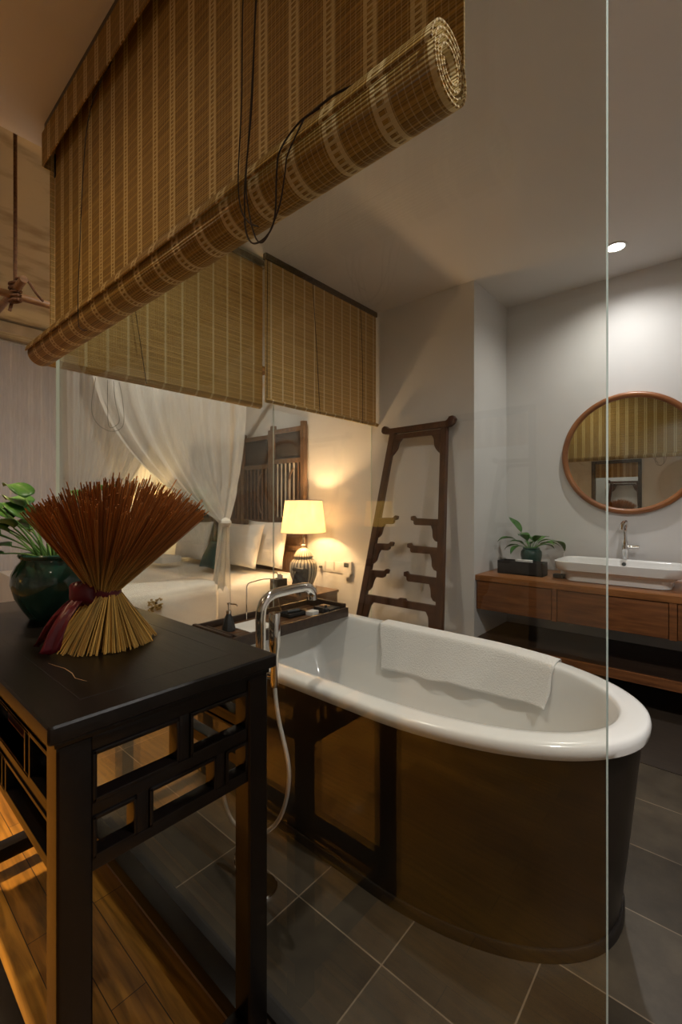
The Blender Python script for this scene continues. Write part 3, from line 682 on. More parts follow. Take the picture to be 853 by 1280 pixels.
# ------------------------------------------------------------------ leaning wooden rack
YT, YB, ZTOP = 3.15, 2.70, 1.88
def rk(x, z, off=0):
    y = YB + (YT-YB)*z/ZTOP; return Vector((x, y-off, z))
def rack(name, label, cat, T, s=1.0):
    r_ = thing(name, label, cat, T(Vector((-1.83, 2.70, 0))))
    F = lambda x, z, off=0: T(rk(x, z, off))
    nrm = (T(rk(0, 0, 1))-T(rk(0, 0, 0))).normalized()
    up_ = nrm
    def pr_(b, poly, d=.034, off=.0): b.prism([F(x, z, off) for x, z in poly], nrm*d)
    for sg, xt, xb in ((-1, -2.128, -2.225), (1, -1.655, -1.50+.03)):
        MB().bar(F(xt, 1.86, .018), F(xb+sg*.0, .0, .018), .052, .040, up=nrm).build('upright', 'rack_wood', r_, bevel=.004)
    b = MB(); poly = [(-2.19, 1.84), (-1.62, 1.84), (-1.60, 1.845), (-1.575, 1.865), (-1.565, 1.90), (-1.585, 1.925), (-1.615, 1.92), (-1.625, 1.90), (-1.64, 1.89), (-2.17, 1.885), (-2.19, 1.90), (-2.215, 1.915), (-2.24, 1.90), (-2.24, 1.865), (-2.22, 1.845)]
    pr_(b, poly, .05, -.005); b.build('top_bar', 'rack_wood', r_, bevel=.003)
    b = MB(); pr_(b, [(-2.10, 1.79), (-1.68, 1.79), (-1.68, 1.83), (-2.10, 1.83)], .028, .004); b.build('upper_rail', 'rack_wood', r_, bevel=.003)
    for sg in (-1, 1):
        xe = (-2.105 if sg < 0 else -1.680)
        b = MB(); q = -sg
        pr_(b, [(xe, 1.79), (xe+q*.075, 1.79), (xe+q*.05, 1.755), (xe+q*.04, 1.70), (xe+q*.015, 1.665), (xe-q*.012, 1.64)], .024, .006); b.build('corner_bracket', 'rack_wood', r_, bevel=.002)
    for z in (1.13, .925, .715):
        for sg in (-1, 1):
            t = (1.86-z)/1.86
            xe = (-2.128+(-.097)*t+.022) if sg < 0 else (-1.655+.185*t-.022)
            q = -sg; ln = .155+.02*t; b = MB()
            if sg > 0: xi = -1.835+.0*t; ln = abs(xe-xi)
            pr_(b, [(xe, z-.04), (xe+q*(ln-.035), z-.04), (xe+q*(ln-.02), z-.028), (xe+q*(ln-.018), z-.010), (xe+q*(ln+.008), z-.004), (xe+q*(ln+.012), z+.024), (xe+q*(ln-.012), z+.030), (xe+q*(ln-.03), z+.012), (xe, z+.008)], .030, .004)
            pr_(b, [(xe, z-.04), (xe+q*.062, z-.04), (xe+q*.045, z-.075), (xe+q*.036, z-.125), (xe+q*.015, z-.150), (xe-q*.005, z-.155)], .022, .007)
            b.build('shelf_arm', 'rack_wood', r_, bevel=.002)
    t = (1.86-.51)/1.86
    b = MB(); xl_ = -2.128-.097*t; xr_ = -1.655+.185*t
    pr_(b, [(xl_, .485), (xr_, .485), (xr_, .535), (-1.80, .535), (-1.81, .548), (-1.86, .548), (-1.87, .535), (xl_, .535)], .030, .004); b.build('lower_rail', 'rack_wood', r_, bevel=.003)
    for sg in (-1, 1):
        xe = xl_+.02 if sg < 0 else xr_-.02
        b = MB(); q = -sg
        pr_(b, [(xe, .485), (xe+q*.085, .485), (xe+q*.06, .45), (xe+q*.045, .36), (xe+q*.03, .30), (xe-q*.01, .26)], .024, .006); b.build('foot_bracket', 'rack_wood', r_, bevel=.002)
    return r_
rack('towel_rack', 'dark wooden towel rack with upturned arms leaning on the white wall', 'rack', lambda v: Vector(v))
# a similar rack in the doorway behind, seen only in the mirror
rack('towel_rack', 'dark towel rack in the doorway seen inside the round mirror', 'rack', lambda v: Vector((-(v.x)-3.56+.0, -3.49-(v.y-3.2)*.5, v.z*.92)))

# ------------------------------------------------------------------ vanity
CZ = .717; VX0, VX1, VY0, VY1 = -1.448, 1.2, 3.215, 3.848
va = thing('vanity_counter', 'wall mounted brown wooden vanity counter with drawers', 'vanity', (-.2, 3.53, CZ-.26))
MB().box(VX0, VX1, VY0, VY1, CZ-.042, CZ).build('countertop', 'vanity_wood', va, bevel=.003)
MB().box(VX0, VX1, VY0+.025, VY1, CZ-.262, CZ-.042).build('cabinet_body', 'vanity_drawer', va, bevel=.002)
xs = [VX0+.01, -.905, -.875, -.262, -.225, .42, .45, 1.19]
for i in range(0, 8, 2): MB().box(xs[i]+.004, xs[i+1]-.004, VY0+.008, VY0+.024, CZ-.256, CZ-.048).build('drawer_front', 'vanity_drawer', va, bevel=.002)
for i in (1, 3, 5): MB().box(xs[i], xs[i+1], VY0+.004, VY0+.024, CZ-.262, CZ-.042).build('divider_post', 'vanity_drawer', va, bevel=.002)
sh = MB().box(VX0, 1.2, 3.17, VY1, .178, .236).build('wooden_shelf', 'vanity_drawer', bevel=.003, loc=(-.2, 3.5, .178))
tag(sh, 'thick low dark wooden shelf beneath the vanity counter', 'shelf')
MB().box(VX0, 1.2, 3.19, VY1, .236, .2375).build('shelf_top', 'dark_wood', sh, label='darker top surface')
# sink
SX, SY = -.565, 3.525
def rrect(cx, cy, w_, h_, r, z, n=8):
    out = []
    for qx, qy, a0 in ((1, 1, 0), (-1, 1, PI/2), (-1, -1, PI), (1, -1, 3*PI/2)):
        for i in range(n+1):
            a = a0+PI/2*i/n; out.append((cx+qx*(w_/2-r)+r*math.cos(a), cy+qy*(h_/2-r)+r*math.sin(a), z))
    return out
sk_ = thing('vessel_sink', 'white oblong ceramic sink standing on the wooden counter', 'sink', (SX, SY, CZ))
MB().loft([rrect(SX, SY, .57, .28, .07, CZ), rrect(SX, SY, .60, .31, .07, CZ+.004), rrect(SX, SY, .61, .32, .07, CZ+.075)], cap0=True).build('pedestal', 'white_glaze', sk_, smooth=50)
MB().loft([rrect(SX, SY, .60, .31, .07, CZ+.072), rrect(SX, SY, .70, .39, .09, CZ+.074), rrect(SX, SY, .722, .412, .10, CZ+.080), rrect(SX, SY, .745, .43, .10, CZ+.130), rrect(SX, SY, .745, .43, .10, CZ+.136), rrect(SX, SY, .735, .42, .095, CZ+.139),
           rrect(SX, SY, .715, .40, .09, CZ+.137), rrect(SX, SY, .70, .385, .085, CZ+.125), rrect(SX, SY, .65, .34, .08, CZ+.06), rrect(SX, SY, .55, .26, .07, CZ+.035), rrect(SX, SY, .2, .1, .04, CZ+.030)], cap1=True).build('bowl', 'white_glaze', sk_, smooth=50)
MB().tube([(SX+.005, SY+.186, CZ+.108), (SX+.005, SY+.170, CZ+.106)], .013, 16).build('overflow_hole', 'plastic_dark', sk_, label='dark overflow hole')
TXX, TYY = -.562, 3.765
fc = thing('basin_tap', 'tall chrome basin tap behind the white sink', 'tap', (TXX, TYY, CZ))
MB().lathe([(0, 0), (.028, 0), (.028, .008), (.022, .012), (.022, .19), (.024, .20), (.022, .26), (.014, .275), (.013, .36), (.018, .372), (.018, .405), (.010, .416), (0, .418)], (TXX, TYY, CZ), 24).build('tap_body', 'chrome', fc)
MB().tube([(TXX, TYY, CZ+.395), (TXX-.003, TYY-.06, CZ+.395), (TXX-.004, TYY-.095, CZ+.380), (TXX-.004, TYY-.10, CZ+.352)], [.016, .016, .015, .014], 16).build('spout', 'chrome', fc)
MB().tube([(TXX+.018, TYY, CZ+.228), (TXX+.085, TYY-.005, CZ+.228)], .013, 14).build('lever', 'chrome', fc)
# mirror
MX, MZ, MR = -.553, 1.62, .447
mr = thing('round_mirror', 'large round mirror in a brown wooden frame above the sink', 'mirror', (MX, 3.83, MZ))
MB().lathe([(0, .012), (MR-.035, .012), (MR-.035, 0), (0, 0)], (MX, 3.845, MZ), 96, axis='Y').build('mirror_glass', 'mirror_glass', mr, smooth=30)
MB().lathe([(MR-.042, .0), (MR-.042, .022), (MR-.034, .032), (MR-.02, .037), (MR-.006, .032), (MR, .020), (MR, .0)], (MX, 3.848, MZ), 96, axis='Y').build('frame', 'mirror_wood', mr, smooth=50)
# black box with towel and plant
bxo = thing('amenity_box', 'long black open box at the left end of the vanity counter', 'box', (-1.185, 3.45, CZ))
m_ = MB(); x0, x1, y0, y1 = -1.352, -1.022, 3.405, 3.53
m_.box(x0, x1, y0, y1, CZ, CZ+.012)
m_.box(x0, x1, y0, y0+.008, CZ, CZ+.10); m_.box(x0, x1, y1-.008, y1, CZ, CZ+.10); m_.box(x0, x0+.008, y0, y1, CZ, CZ+.10); m_.box(x1-.008, x1, y0, y1, CZ, CZ+.10)
m_.build('box_shell', 'box_black', bxo, bevel=.0015)
o = MB()
for i, zz in enumerate((0, .019)): o.loft([rrect(-1.165, 3.445, .13-.01*i, .055, .018, CZ+.075+zz+dz, 5) for dz in (0, .004, .014, .018)], cap0=True, cap1=True)
o = o.build('hand_towel', 'towel', loc=(-1.165, 3.445, CZ+.08)); tag(o, 'small rolled white towel in the black box on the counter', 'towel')
o = MB().box(-1.23, -1.10, 3.42, 3.47, CZ+.013, CZ+.0745).build('box_insert', 'box_black', bxo)
vpx, vpy, vpz = -1.165, 3.610, CZ+.0
vp = thing('potted_plant', 'small leafy plant in a dull green pot behind the black box', 'plant', (vpx, vpy, vpz))
MB().lathe([(0, 0), (.05, 0), (.058, .03), (.07, .09), (.078, .135), (.075, .165), (.064, .178), (.060, .182), (.064, .190), (.060, .192), (.054, .18), (0, .17)], (vpx, vpy, vpz), 32).build('pot', 'pot_dull', vp)
random.seed(21)
vs_ = [(170, 55, .13, .13, .040, 1.3), (120, 78, .16, .15, .045, .2), (10, 40, .16, .15, .045, 1.6), (200, 40, .08, .12, .03, 1.5), (60, 60, .10, .11, .035, .9), (300, 55, .08, .11, .035, .9), (240, 60, .08, .10, .035, 1.0),
       (340, 55, .08, .12, .035, 1.3), (150, 40, .08, .11, .035, 1.2), (20, 70, .08, .11, .03, .9), (90, 70, .09, .13, .04, .8), (270, 75, .08, .12, .035, .8), (220, 75, .09, .13, .04, 1.0), (185, 65, .06, .11, .03, 1.0), (0, 50, .06, .11, .03, 1.3), (320, 75, .06, .10, .03, 1.1)]
for (az_, el, sl, L_, W_, dr) in vs_:
    root = Vector((vpx, vpy, vpz+.175))+dirv(R_(az_), 0)*.02
    plant_leaf(vp, root, dirv(R_(az_), R_(el)), sl*.95, L_*1.15, W_*1.9, dr, 'lance', 'leaf', stem_r=.0022, sdroop=.5)
o = MB().lathe([(0, 0), (.020, 0), (.024, .10), (.022, .10), (.018, .004), (0, .004)], (-1.385, 3.60, CZ), 20).build('water_glass', 'glass', loc=(-1.385, 3.60, CZ)); tag(o, 'clear drinking glass in the corner left of the black box', 'glass')
o = MB().lathe([(0, 0), (.020, 0), (.020, .09), (.006, .10), (.006, .12), (0, .12)], (-.955, 3.70, CZ), 16).tube([(-.955, 3.70, CZ+.12), (-.955, 3.70, CZ+.165), (-.94, 3.69, CZ+.17)], .004, 8).build('pump_bottle', 'plastic', loc=(-.955, 3.70, CZ)); tag(o, 'slim white pump bottle at the left end of the sink', 'bottle')
smallbox('soap_dish', -.925, 3.47, .07, .06, .028, 'box_black', 'small black dish half under the left end of the sink', 'dish', 0, z=CZ)

# ------------------------------------------------------------------ bedroom
# bed
BX0, BX1, BY0, BY1, BZ = -5.35, -3.20, 1.10, 3.10, .60
bed = thing('bed', 'large white made-up bed behind the sheer curtains', 'bed', ((BX0+BX1)/2, (BY0+BY1)/2, 0))
MB().box(BX0+.04, BX1-.04, BY0+.04, BY1, .0, .22).build('bed_base', 'dark_wood', bed, bevel=.01)
MB().loft([rrect((BX0+BX1)/2, (BY0+BY1)/2, BX1-BX0-d_, BY1-BY0-d_, .08, z, 6) for d_, z in ((.02, .22), (0, .24), (0, .50), (.02, .54), (.06, .555))], cap0=True, cap1=True).build('mattress', 'linen', bed, smooth=50)
dv = MB(); rows = []
prof_x = [(-.02, .10), (-.018, .3), (-.015, .5), (.0, .575), (.03, .60), (.09, .603)]
W2 = BX1-BX0
def duvet(y, yy):
    row = []
    for dx, z in prof_x: row.append((BX1-dx+.0+.012*math.sin(y*11+z*3)*(z < .55), yy, z+.004*math.sin(y*7)))
    for i in range(1, 12):
        row.append((BX1-.09-(W2-.18)*i/12, yy, .605+.006*math.sin(i*1.3+y*4)))
    for dx, z in prof_x[::-1]: row.append((BX0+dx-.0+.012*math.sin(y*9+z*3)*(z < .55), yy, z))
    return row
for k in range(41):
    y = BY0-.03+(2.12-BY0+.03)*k/40; rows.append(duvet(y, y))
front = [[(p[0], BY0-.03-.0, min(p[2], zt)) for p in rows[0]] for zt in (.10, .35)]
dv.loft(front+rows, closed=False)
o = dv.build('duvet', 'linen', bed, smooth=60); md = o.modifiers.new('t', 'SOLIDIFY'); md.thickness = .02
gp = MB(); random.seed(3)
for k in range(60):
    a = random.uniform(-.05, .05); zz = random.uniform(0, .09); gp.box(BX1+.028, BX1+.036, 1.57+a-.003, 1.57+a+.005+.008*random.random(), .46+zz, .47+zz)
gp.build('embroidery', 'gold_thread', bed, label='gold embroidered motif')
def pillow(name, c, w_, h_, th, rx, rz, mat, label, group=None):
    n = 16; top = []; bot = []
    M = Matrix.Translation(c) @ Matrix.Rotation(rz, 4, 'Z') @ Matrix.Rotation(rx, 4, 'X')
    b = MB()
    def pt(i, j, s):
        u = -1+2*i/n; v = -1+2*j/n
        k = max(0, (1-u**2))**.45*max(0, (1-v**2))**.45
        pin = 1-.10*(1-abs(u))*abs(v)**3-.0
        x = u*w_/2*(1-.07*(1-v*v)); z = v*h_/2*(1-.07*(1-u*u))
        return M @ Vector((x, s*th/2*k*(1+.05*math.sin(5*u+3*v)), z))
    for s in (1, -1):
        b.loft([[pt(i, j, s) for i in range(n+1)] for j in range(n+1)], closed=False)
    o = b.build(name, mat, smooth=180, loc=c)
    bm = bmesh.new(); bm.from_mesh(o.data); bmesh.ops.remove_doubles(bm, verts=bm.verts, dist=.0005); bmesh.ops.recalc_face_normals(bm, faces=bm.faces); bm.to_mesh(o.data); bm.free()
    for p in o.data.polygons: p.use_smooth = True
    tag(o, label, 'pillow', group); return o
pillow('pillow', (-3.83, 2.80, .83), .66, .46, .17, R_(-16), R_(2), 'linen', 'front white pillow standing on the near side of the bed')
pillow('pillow', (-3.64, 2.98, .84), .66, .48, .16, R_(-12), R_(0), 'linen', 'white pillow behind the front one, next to the lamp')
pillow('pillow', (-4.75, 2.82, .83), .66, .46, .17, R_(-16), R_(0), 'linen', 'white pillow on the far side of the bed behind the curtain')
pillow('cushion', (-3.97, 2.58, .735), .34, .30, .12, R_(-28), R_(-6), 'teal', 'dark teal cushion leaning on the front white pillow')
o = smallbox('folded_towel', -4.70, 2.42, .34, .24, .07, 'towel', 'folded white towel set lying on the bed', 'towel', .1, z=.615, bev=.02)
# antique door panels against the wall
def door_panel(x0, x1, zt, y, label):
    t = thing('carved_door_panel', label, 'panel', ((x0+x1)/2, y, .25), 'antique door panels on the wall behind the bed')
    b = MB()
    b.box(x0, x0+.055, y-.045, y, .25, zt+.04); b.box(x1-.055, x1, y-.045, y, .25, zt+.04)
    for z in (zt-.05, zt-.37, zt-.98, zt-1.27): b.box(x0+.055, x1-.055, y-.04, y-.004, z, z+.045)
    b.box(x0+.055, x1-.055, y-.04, y-.004, .25, .32)
    b.build('panel_frame', 'panel_wood', t, bevel=.004)
    MB().box(x0+.055, x1-.055, y-.022, y-.006, zt-.325, zt-.05).box(x0+.085, x1-.085, y-.03, y-.02, zt-.30, zt-.075).build('upper_panel', 'panel_dark', t, bevel=.004)
    MB().box(x0+.055, x1-.055, y-.022, y-.006, zt-1.225, zt-.98).box(x0+.085, x1-.085, y-.03, y-.02, zt-1.20, zt-1.005).build('middle_panel', 'panel_wood', t, bevel=.004)
    MB().box(x0+.055, x1-.055, y-.022, y-.006, .32, zt-1.27).build('lower_panel', 'panel_wood', t, bevel=.004)
    MB().box(x0+.055, x1-.055, y-.012, y-.005, zt-.935, zt-.37).build('backing', 'panel_dark', t)
    n = 6
    for i in range(n):
        x = x0+.055+(x1-x0-.11)*(i+.75)/(n+.5)
        MB().lathe([(.006, zt-.935), (.011, zt-.92), (.007, zt-.88), (.010, zt-.65), (.007, zt-.43), (.011, zt-.385), (.006, zt-.37)], (x, y-.028, 0), 10).build('spindle', 'ceramic_light' if (x1 > -3.3 and i < 5) else 'panel_wood', t)
    ov = [(x1-.16+.085*math.cos(a), y-.030, zt-.65+.22*math.sin(a)) for a in [PI/2+PI*i/20 for i in range(21)]]
    MB().tube(ov, .012, 8).build('oval_moulding', 'panel_wood', t)
    return t
door_panel(-3.72, -3.20, 2.045, 3.165, 'rightmost antique wooden door panel behind the lamp, set forward of the rest')
door_panel(-4.28, -3.74, 2.01, 3.195, 'second antique door panel from the lamp, behind the pillows')
door_panel(-4.84, -4.30, 2.01, 3.195, 'third antique door panel from the lamp, behind the sheer curtain')
door_panel(-5.40, -4.86, 2.01, 3.195, 'antique door panel farthest from the lamp, behind the sheer curtain')
# nightstand
nsx0, nsx1, nsy0, nsy1, nsz = -3.16, -2.72, 2.62, 3.10, .46
ns = thing('nightstand', 'dark wooden bedside cabinet under the table lamp', 'nightstand', ((nsx0+nsx1)/2, (nsy0+nsy1)/2, 0))
MB().box(nsx0, nsx1, nsy0, nsy1, nsz-.025, nsz).build('top', 'tray_wood', ns, bevel=.003)
MB().box(nsx0+.01, nsx1-.01, nsy0+.01, nsy1-.01, .10, nsz-.025).build('body', 'tray_wood', ns, bevel=.002)
MB().box(nsx0+.03, nsx1-.03, nsy0-.004, nsy0+.01, .28, nsz-.04).build('drawer', 'dark_wood', ns, bevel=.002)
for x in (nsx0+.02, nsx1-.05):
    for y in (nsy0+.02, nsy1-.05): MB().box(x, x+.03, y, y+.03, 0, .10).build('leg', 'dark_wood', ns)
lxx, lyy, lz = -2.96, 2.88, nsz
lp = thing('table_lamp', 'glowing cream-shaded lamp with a ribbed striped jar base', 'lamp', (lxx, lyy, lz))
jr = [(0, 0), (.07, 0), (.075, .012), (.072, .02), (.09, .06), (.118, .14), (.126, .20), (.118, .25), (.09, .285), (.07, .297)]
MB().lathe(jr, (lxx, lyy, lz), 132, rib=(22, .035), mif=lambda k: 1 if (k % 6) in (2, 3) else 0).build('jar', ['ceramic_light', 'ceramic_dark'], lp, smooth=60)
MB().lathe([(.068, .292), (.085, .302), (.088, .312), (.08, .322), (.062, .355), (.035, .378), (.016, .388), (.014, .40), (.02, .41), (0, .425)], (lxx, lyy, lz), 88, rib=(22, .04), mif=lambda k: 1 if (k % 4) == 2 else 0).build('jar_lid', ['ceramic_light', 'ceramic_dark'], lp, smooth=60)
MB().tube([(lxx, lyy, lz+.41), (lxx, lyy, lz+.52)], .006, 8).build('stem', 'chrome', lp)
SZ0, SZ1 = .985, 1.285
MB().lathe([(.208, SZ0), (.170, SZ1), (.168, SZ1), (.206, SZ0), (.208, SZ0)], (lxx, lyy, 0), 64).build('lamp_shade', 'shade', lp, smooth=60)
MB().lathe([(.2085, SZ0), (.2085, SZ0+.006), (.206, SZ0+.006), (.206, SZ0), (.2085, SZ0)], (lxx, lyy, 0), 64).lathe([(.171, SZ1-.006), (.171, SZ1), (.168, SZ1), (.168, SZ1-.006), (.171, SZ1-.006)], (lxx, lyy, 0), 64).build('shade_trim', 'linen', lp)
# dark ornament in front of the lamp
hd = thing('ornament_stand', 'small dark ornament on thin legs on the bedside cabinet, before the lamp', 'ornament', (-2.83, 2.70, nsz))
MB().prism([(-2.885, 2.66, nsz+.09), (-2.885, 2.76, nsz+.09), (-2.885, 2.76, nsz+.22), (-2.885, 2.73, nsz+.23)], (.10, 0, 0)).build('ornament_body', 'box_black', hd, bevel=.004)
for x in (-2.88, -2.79):
    for y in (2.67, 2.75): MB().tube([(x, y, nsz), (x, y, nsz+.092)], .005, 6).build('leg', 'box_black', hd)
MB().tube([(-2.90, 2.70, nsz+.215), (-2.77, 2.70, nsz+.215)], .018, 12).build('ornament_top', 'box_black', hd)
o = smallbox('tissue_box', -3.10, 2.70, .10, .12, .11, 'box_black', 'dark tissue box between the bed and the lamp', 'box', 0, z=nsz)
b = MB(); b.prism([(-3.12, 2.70, nsz+.11), (-3.07, 2.70, nsz+.11), (-3.02, 2.68, nsz+.15), (-3.06, 2.69, nsz+.16), (-3.10, 2.70, nsz+.15), (-3.13, 2.71, nsz+.165)], (0, .01, 0)); b.build('tissue', 'paper', o)
# wall switches and thermostat
for i, x in enumerate((-3.03, -2.915, -2.80)):
    o = thing('wall_switch', ['white wall socket nearest the lamp, with a plug in it', 'middle white wall switch plate between socket and thermostat', 'white wall switch plate next to the thermostat'][i], 'switch', (x, 3.195, .645), 'white plates on the wall right of the lamp')
    MB().box(x-.052, x+.052, 3.190, 3.1995, .595, .695).build('plate', 'plastic', o, bevel=.003)
    MB().box(x-.035, x+.035, 3.187, 3.191, .612, .678).build('rocker', 'plastic', o, bevel=.001)
    if i == 0:
        MB().tube([(x+.01, 3.187, .635), (x+.01, 3.155, .635)], .012, 10).build('plug', 'plastic_dark', o)
        MB().tube(bez([(x+.01, 3.157, .63), (x+.01, 3.14, .56), (x+.0, 3.10, .50), (x+.02, 3.08, nsz+.004), (-2.93, 3.0, nsz+.004), (-2.96, 2.95, nsz+.004)], 6), .003, 6).build('flex', 'plastic', o)
th_ = thing('thermostat', 'white thermostat with a small grey display on the wall', 'thermostat', (-2.685, 3.19, .62))
MB().box(-2.735, -2.635, 3.175, 3.1995, .60, .715).build('case', 'plastic', th_, bevel=.004)
MB().box(-2.72, -2.665, 3.172, 3.176, .66, .70).build('display', 'plastic_dark', th_, bevel=.001)
MB().box(-2.73, -2.65, 3.170, 3.178, .565, .605).build('flap', 'plastic', th_, bevel=.002)
# far bedside lamp
l2 = thing('table_lamp', 'second glowing lamp on the far side of the bed, behind the curtains', 'lamp', (-6.13, 2.9, .46))
MB().lathe([(0, 0), (.07, 0), (.10, .1), (.12, .2), (.07, .30), (.02, .36), (0, .40)], (-6.13, 2.9, .46), 32).build('jar', 'ceramic_light', l2)
MB().lathe([(.208, .97+.15), (.170, 1.285+.15), (.168, 1.285+.15), (.206, .97+.15), (.208, .97+.15)], (-6.13, 2.9, 0), 48).build('lamp_shade', 'shade', l2, smooth=60)
n2 = thing('nightstand', 'bedside cabinet on the far side of the bed under the second lamp', 'nightstand', (-6.13, 2.9, 0))
MB().box(-6.36, -5.90, 2.66, 3.12, .435, .46).build('top', 'tray_wood', n2, bevel=.003); MB().box(-6.34, -5.92, 2.68, 3.10, 0, .435).build('body', 'tray_wood', n2, bevel=.003)

# canopy frame hung from the sloping ceiling
cp = thing('canopy_frame', 'wooden pole canopy frame hung over the bed on ropes', 'canopy', (-4.4, 1.95, 2.6))
ZC = 2.60
for (p, q, r) in (((-3.5, .66, ZC), (-3.5, 3.14, ZC), .024), ((-5.9, 1.88, ZC), (-5.9, 3.14, ZC), .024), ((-3.30, .80, ZC+.045), (-6.1, .80, ZC+.045), .022), ((-3.30, 3.05, ZC+.045), (-6.1, 3.05, ZC+.045), .022)):
    MB().tube(bez([p, Vector(p).lerp(Vector(q), .3)+Vector((.01, .008, .006)), Vector(p).lerp(Vector(q), .7)+Vector((-.008, -.008, 0)), q], 5), r, 12).build('pole', 'pole_wood', cp)
for (x, y, zt) in ((-3.5, .80, 3.975), (-5.9, 1.98, 3.36), (-3.5, 3.05, 3.975), (-5.9, 3.05, 3.36)):
    b = MB(); b.tube([(x, y, ZC+.05), (x+.004, y, ZC+.6), (x, y, zt)], .011, 8)
    for k in range(5): b.tube([(x+.034*math.cos(a), y+.034*math.sin(a)*.9, ZC-.03+.028*k+.01*math.sin(a*1.0)) for a in [2*PI*i/16 for i in range(17)]], .010, 6)
    b.tube(bez([(x, y, ZC+.12), (x+.06, y+.05, ZC+.10), (x+.10, y+.09, ZC+.02), (x+.13, y+.12, ZC-.03)], 4), .008, 6); b.tube([(x-.03, y, ZC+.02), (x-.045, y-.02, ZC-.09)], .010, 6)
    b.build('rope', 'rope', cp)
# sheer bed curtains
def curtain(name, p_top0, p_top1, tie, ztie, zbot, label, mat, amp=1.0, folds=9, tied=True, bot=None, nn=72, rows_=36, seed=1, botw=.16):
    a = Vector(p_top0); b_ = Vector(p_top1); du = (b_-a); ln = du.length; du.normalize(); nr = Vector((-du.y, du.x, 0))
    rnd = random.Random(seed); ph = [rnd.uniform(0, 6) for _ in range(4)]
    rows = []; zt = a.z
    for j in range(rows_+1):
        t = j/rows_; z = zt+(zbot-zt)*t; row = []
        if tied:
            tt = (zt-z)/(zt-ztie)
            if tt <= 1: g = (tt**2.7)*.96
            else: g = .96-.10*min(1, (tt-1)*2.2)
        else: g = 0
        for i in range(nn+1):
            u = i/nn; base_ = a.lerp(b_, u); c = Vector((tie[0], tie[1], 0)) if tied else base_
            fold = math.sin(u*folds*2*PI+ph[0]+.5*math.sin(3*u*2*PI+ph[1]))*(.022+.012*math.sin(u*7+ph[2]))*(1-.6*abs(g))*amp + .012*math.sin(u*folds*3.3*2*PI+ph[3])*(1-abs(g))
            x = base_.x*(1-g)+c.x*g; y = base_.y*(1-g)+c.y*g
            if tied and g > .5:
                ang = u*2*PI*2; x += .03*math.cos(ang)*g; y += .03*math.sin(ang)*g
            row.append(Vector((x, y, z))+nr*fold)
        rows.append(row)
    m_ = MB(); m_.loft(rows, closed=False)
    o = m_.build(name, mat, smooth=180, loc=a); tag(o, label, 'curtain', 'sheer white curtains of the canopy bed' if tied else None); 
    if tied:
        k = MB().lathe([(.0, -.035), (.035, -.03), (.05, 0), (.045, .02), (.02, .04), (0, .045)], (tie[0], tie[1], ztie), 16); k.build('curtain_tie', 'linen', o)
    return o
curtain('sheer_curtain', (-3.47, 1.22, ZC-.02), (-3.47, 2.60, ZC-.02), (-3.20, 2.20), 1.09, .25, 'sheer white bed curtain gathered into a knot beside the pillows', 'sheer', seed=2)
curtain('sheer_curtain', (-3.53, 1.08, ZC-.02), (-3.53, 1.85, ZC-.02), (-3.46, 1.12), 1.0, .1, 'sheer bed curtain hanging at the near post, behind the green plant', 'sheer_near', seed=4, folds=6)
curtain('sheer_curtain', (-5.93, 1.9, ZC-.02), (-5.93, 2.3, ZC-.02), (-6.0, 1.95), 1.0, .1, 'far side sheer bed curtain drawn toward the foot of the bed', 'sheer', seed=6)
curtain('sheer_curtain', (-5.90, 2.36, ZC-.02), (-5.90, 3.0, ZC-.02), (-5.72, 2.55), 1.0, .1, 'far side sheer bed curtain drawn toward the headboard', 'sheer', seed=8)
curtain('wall_curtain', (-6.30, -.4, 3.12), (-6.30, 2.5, 3.12), (0, 0), 1, .02, 'long pinkish sheer curtain along the far bedroom wall', 'sheer_near', seed=12, amp=.45, folds=20, tied=False, nn=160)

# hall furniture seen in reflections only
hl = thing('side_table', 'small dark side table behind the camera by the rear wall', 'table', (-2.75, -2.3, 0))
MB().box(-3.0, -2.5, -2.55, -2.15, .62, .65).build('top', 'dark_wood', hl, bevel=.003)
for x in (-2.98, -2.55):
    for y in (-2.53, -2.20): MB().box(x, x+.035, y, y+.035, 0, .62).build('leg', 'dark_wood', hl)
l3 = thing('table_lamp', 'yellow-shaded lamp reflected faintly beside the towel rack', 'lamp', (-2.75, -2.34, .65))
MB().lathe([(0, 0), (.05, 0), (.06, .1), (.04, .25), (.01, .32), (0, .42)], (-2.75, -2.34, .65), 24).build('jar', 'ceramic_dark', l3)
MB().lathe([(.16, 1.02), (.13, 1.28), (.128, 1.28), (.158, 1.02), (.16, 1.02)], (-2.75, -2.34, 0), 40).build('lamp_shade', 'yellow_shade', l3)
b2 = thing('bamboo_blind', 'small brown blind in the doorway seen inside the round mirror', 'blind', (-1.69, RY-.05, 1.9))
sheet(b2, 'slat_sheet', 'blind_front', (-2.06, RY-.05, 0), (1, 0, 0), .74, 1.78, 2.06, .004, (0, -1, 0))

# ------------------------------------------------------------------ lights
def downlight(x, y, label, power, colr, size=1.2, blend=.6, vis=True, z=CEIL, rad=.03):
    t = thing('ceiling_downlight', label, 'light', (x, y, z))
    MB().lathe([(.050, 0), (.066, 0), (.068, -.004), (.064, -.006), (.052, -.005), (.050, 0)], (x, y, z), 32).build('ring', 'plastic', t)
    MB().lathe([(0, -.003), (.050, -.003), (.050, -.001), (0, -.001)], (x, y, z), 24).build('lens', 'lamp_face', t)
    ld = bpy.data.lights.new('spot', 'SPOT'); ld.energy = power; ld.color = colr; ld.spot_size = size; ld.spot_blend = blend; ld.shadow_soft_size = rad
    lo = bpy.data.objects.new('spot', ld); C.objects.link(lo); lo.parent = t; lo.location = (0, 0, -.012)
    return t
WARM = (1., .70, .38); NEU = (1., .97, .93)
downlight(-.56, 3.40, 'round recessed downlight in the ceiling above the sink', 58, NEU, 2.7, 1)
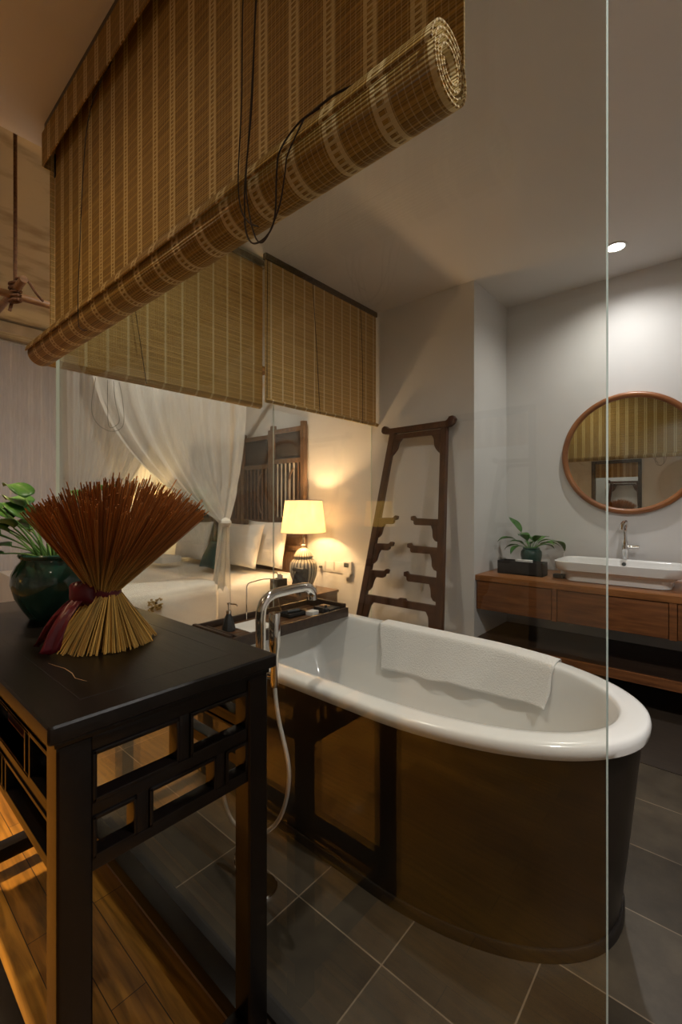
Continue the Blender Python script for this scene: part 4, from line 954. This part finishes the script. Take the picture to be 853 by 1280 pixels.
downlight(-1.45, 1.25, 'added downlight above the bathtub, unseen behind the blind', 62, (1, .92, .80), 3.0, 1)  # added lamp, kept behind the blind, lights tub and side blinds
downlight(.75, 1.05, 'added downlight in the ceiling, unseen right of the frame', 190, NEU, 3.0, 1)  # added lamp out of view, brightens the bathroom walls and right-hand tiles
downlight(-1.65, -.35, 'recessed downlight in the hall ceiling behind the camera', 55, WARM, 2.7, 1)
downlight(-2.28, -.05, 'recessed downlight in the hall ceiling by the bedroom edge', 440, WARM, 1.05, .7)
downlight(.6, -.7, 'added downlight in the hall ceiling, unseen to the right behind the camera', 6, WARM, 2.2, .9)  # added weak warm fill for the hall, out of view
downlight(-1.7, -3.05, 'recessed downlight in the room behind the doorway', 40, NEU, 2.2, .9)
def point(x, y, z, p, c, r=.04):
    ld = bpy.data.lights.new('bulb', 'POINT'); ld.energy = p; ld.color = c; ld.shadow_soft_size = r
    lo = bpy.data.objects.new('bulb', ld); C.objects.link(lo); lo.location = (x, y, z); return lo
o = point(lxx, lyy, 1.13, 44, (1, .62, .31)); o.parent = lp; o.location = (0, 0, 1.13-lz)
o = point(-6.13, 2.9, 1.28, 26, (1, .72, .38)); o.parent = l2; o.location = (0, 0, .82)
# added fill spots, unseen above the flat ceiling, to brighten the bedroom
def fill_spot(y, label, aim, p, c):
    t = thing('fill_spotlight', label, 'light', (-2.50, y, 3.45))
    MB().box(-2.50, -2.46, y-.05, y+.05, 3.40, 3.50).build('mount', 'plastic', t, bevel=.004)
    d = (Vector(aim)-Vector((-2.56, y, 3.42))).normalized(); a = Vector((-2.56, y, 3.42))
    MB().tube([a-d*.05, a-d*.045, a+d*.05], [.03, .036, .042], 20).build('lamp_head', 'plastic', t)
    ld = bpy.data.lights.new('spot', 'SPOT'); ld.energy = p; ld.color = c; ld.spot_size = 2.3; ld.spot_blend = 1; ld.shadow_soft_size = .05
    lo = bpy.data.objects.new('spot', ld); C.objects.link(lo); lo.parent = t; lo.location = a+d*.06-Vector((-2.50, y, 3.45)); lo.rotation_euler = d.to_track_quat('-Z', 'Y').to_euler()
fill_spot(1.7, 'added fill spotlight, unseen above the side blinds, brightening the bed', (-4.2, 1.9, .8), 190, (1, .93, .84))
fill_spot(-.6, 'added fill spotlight, unseen above the flat ceiling on the hall side', (-4.4, -.2, .8), 120, (1, .86, .72))

wd = bpy.data.worlds.new('world'); bpy.context.scene.world = wd; wd.use_nodes = True
bg = wd.node_tree.nodes['Background']; bg.inputs[0].default_value = (.45, .68, 1.0, 1); bg.inputs[1].default_value = .3

# ------------------------------------------------------------------ camera
cd = bpy.data.cameras.new('camera'); cam = bpy.data.objects.new('camera', cd); C.objects.link(cam)
cd.sensor_fit = 'HORIZONTAL'; cd.sensor_width = 24; cd.lens = 558.0/853*24
cd.shift_y = (630-640)/853.0
cd.clip_start = .02; cam.location = (0, 0, H); cam.rotation_euler = (PI/2, 0, TH)
sc = bpy.context.scene; sc.camera = cam
sc.view_settings.view_transform = 'Standard'; sc.view_settings.look = 'None'; sc.view_settings.exposure = 0; sc.view_settings.gamma = 1
sc.view_settings.use_curve_mapping = False
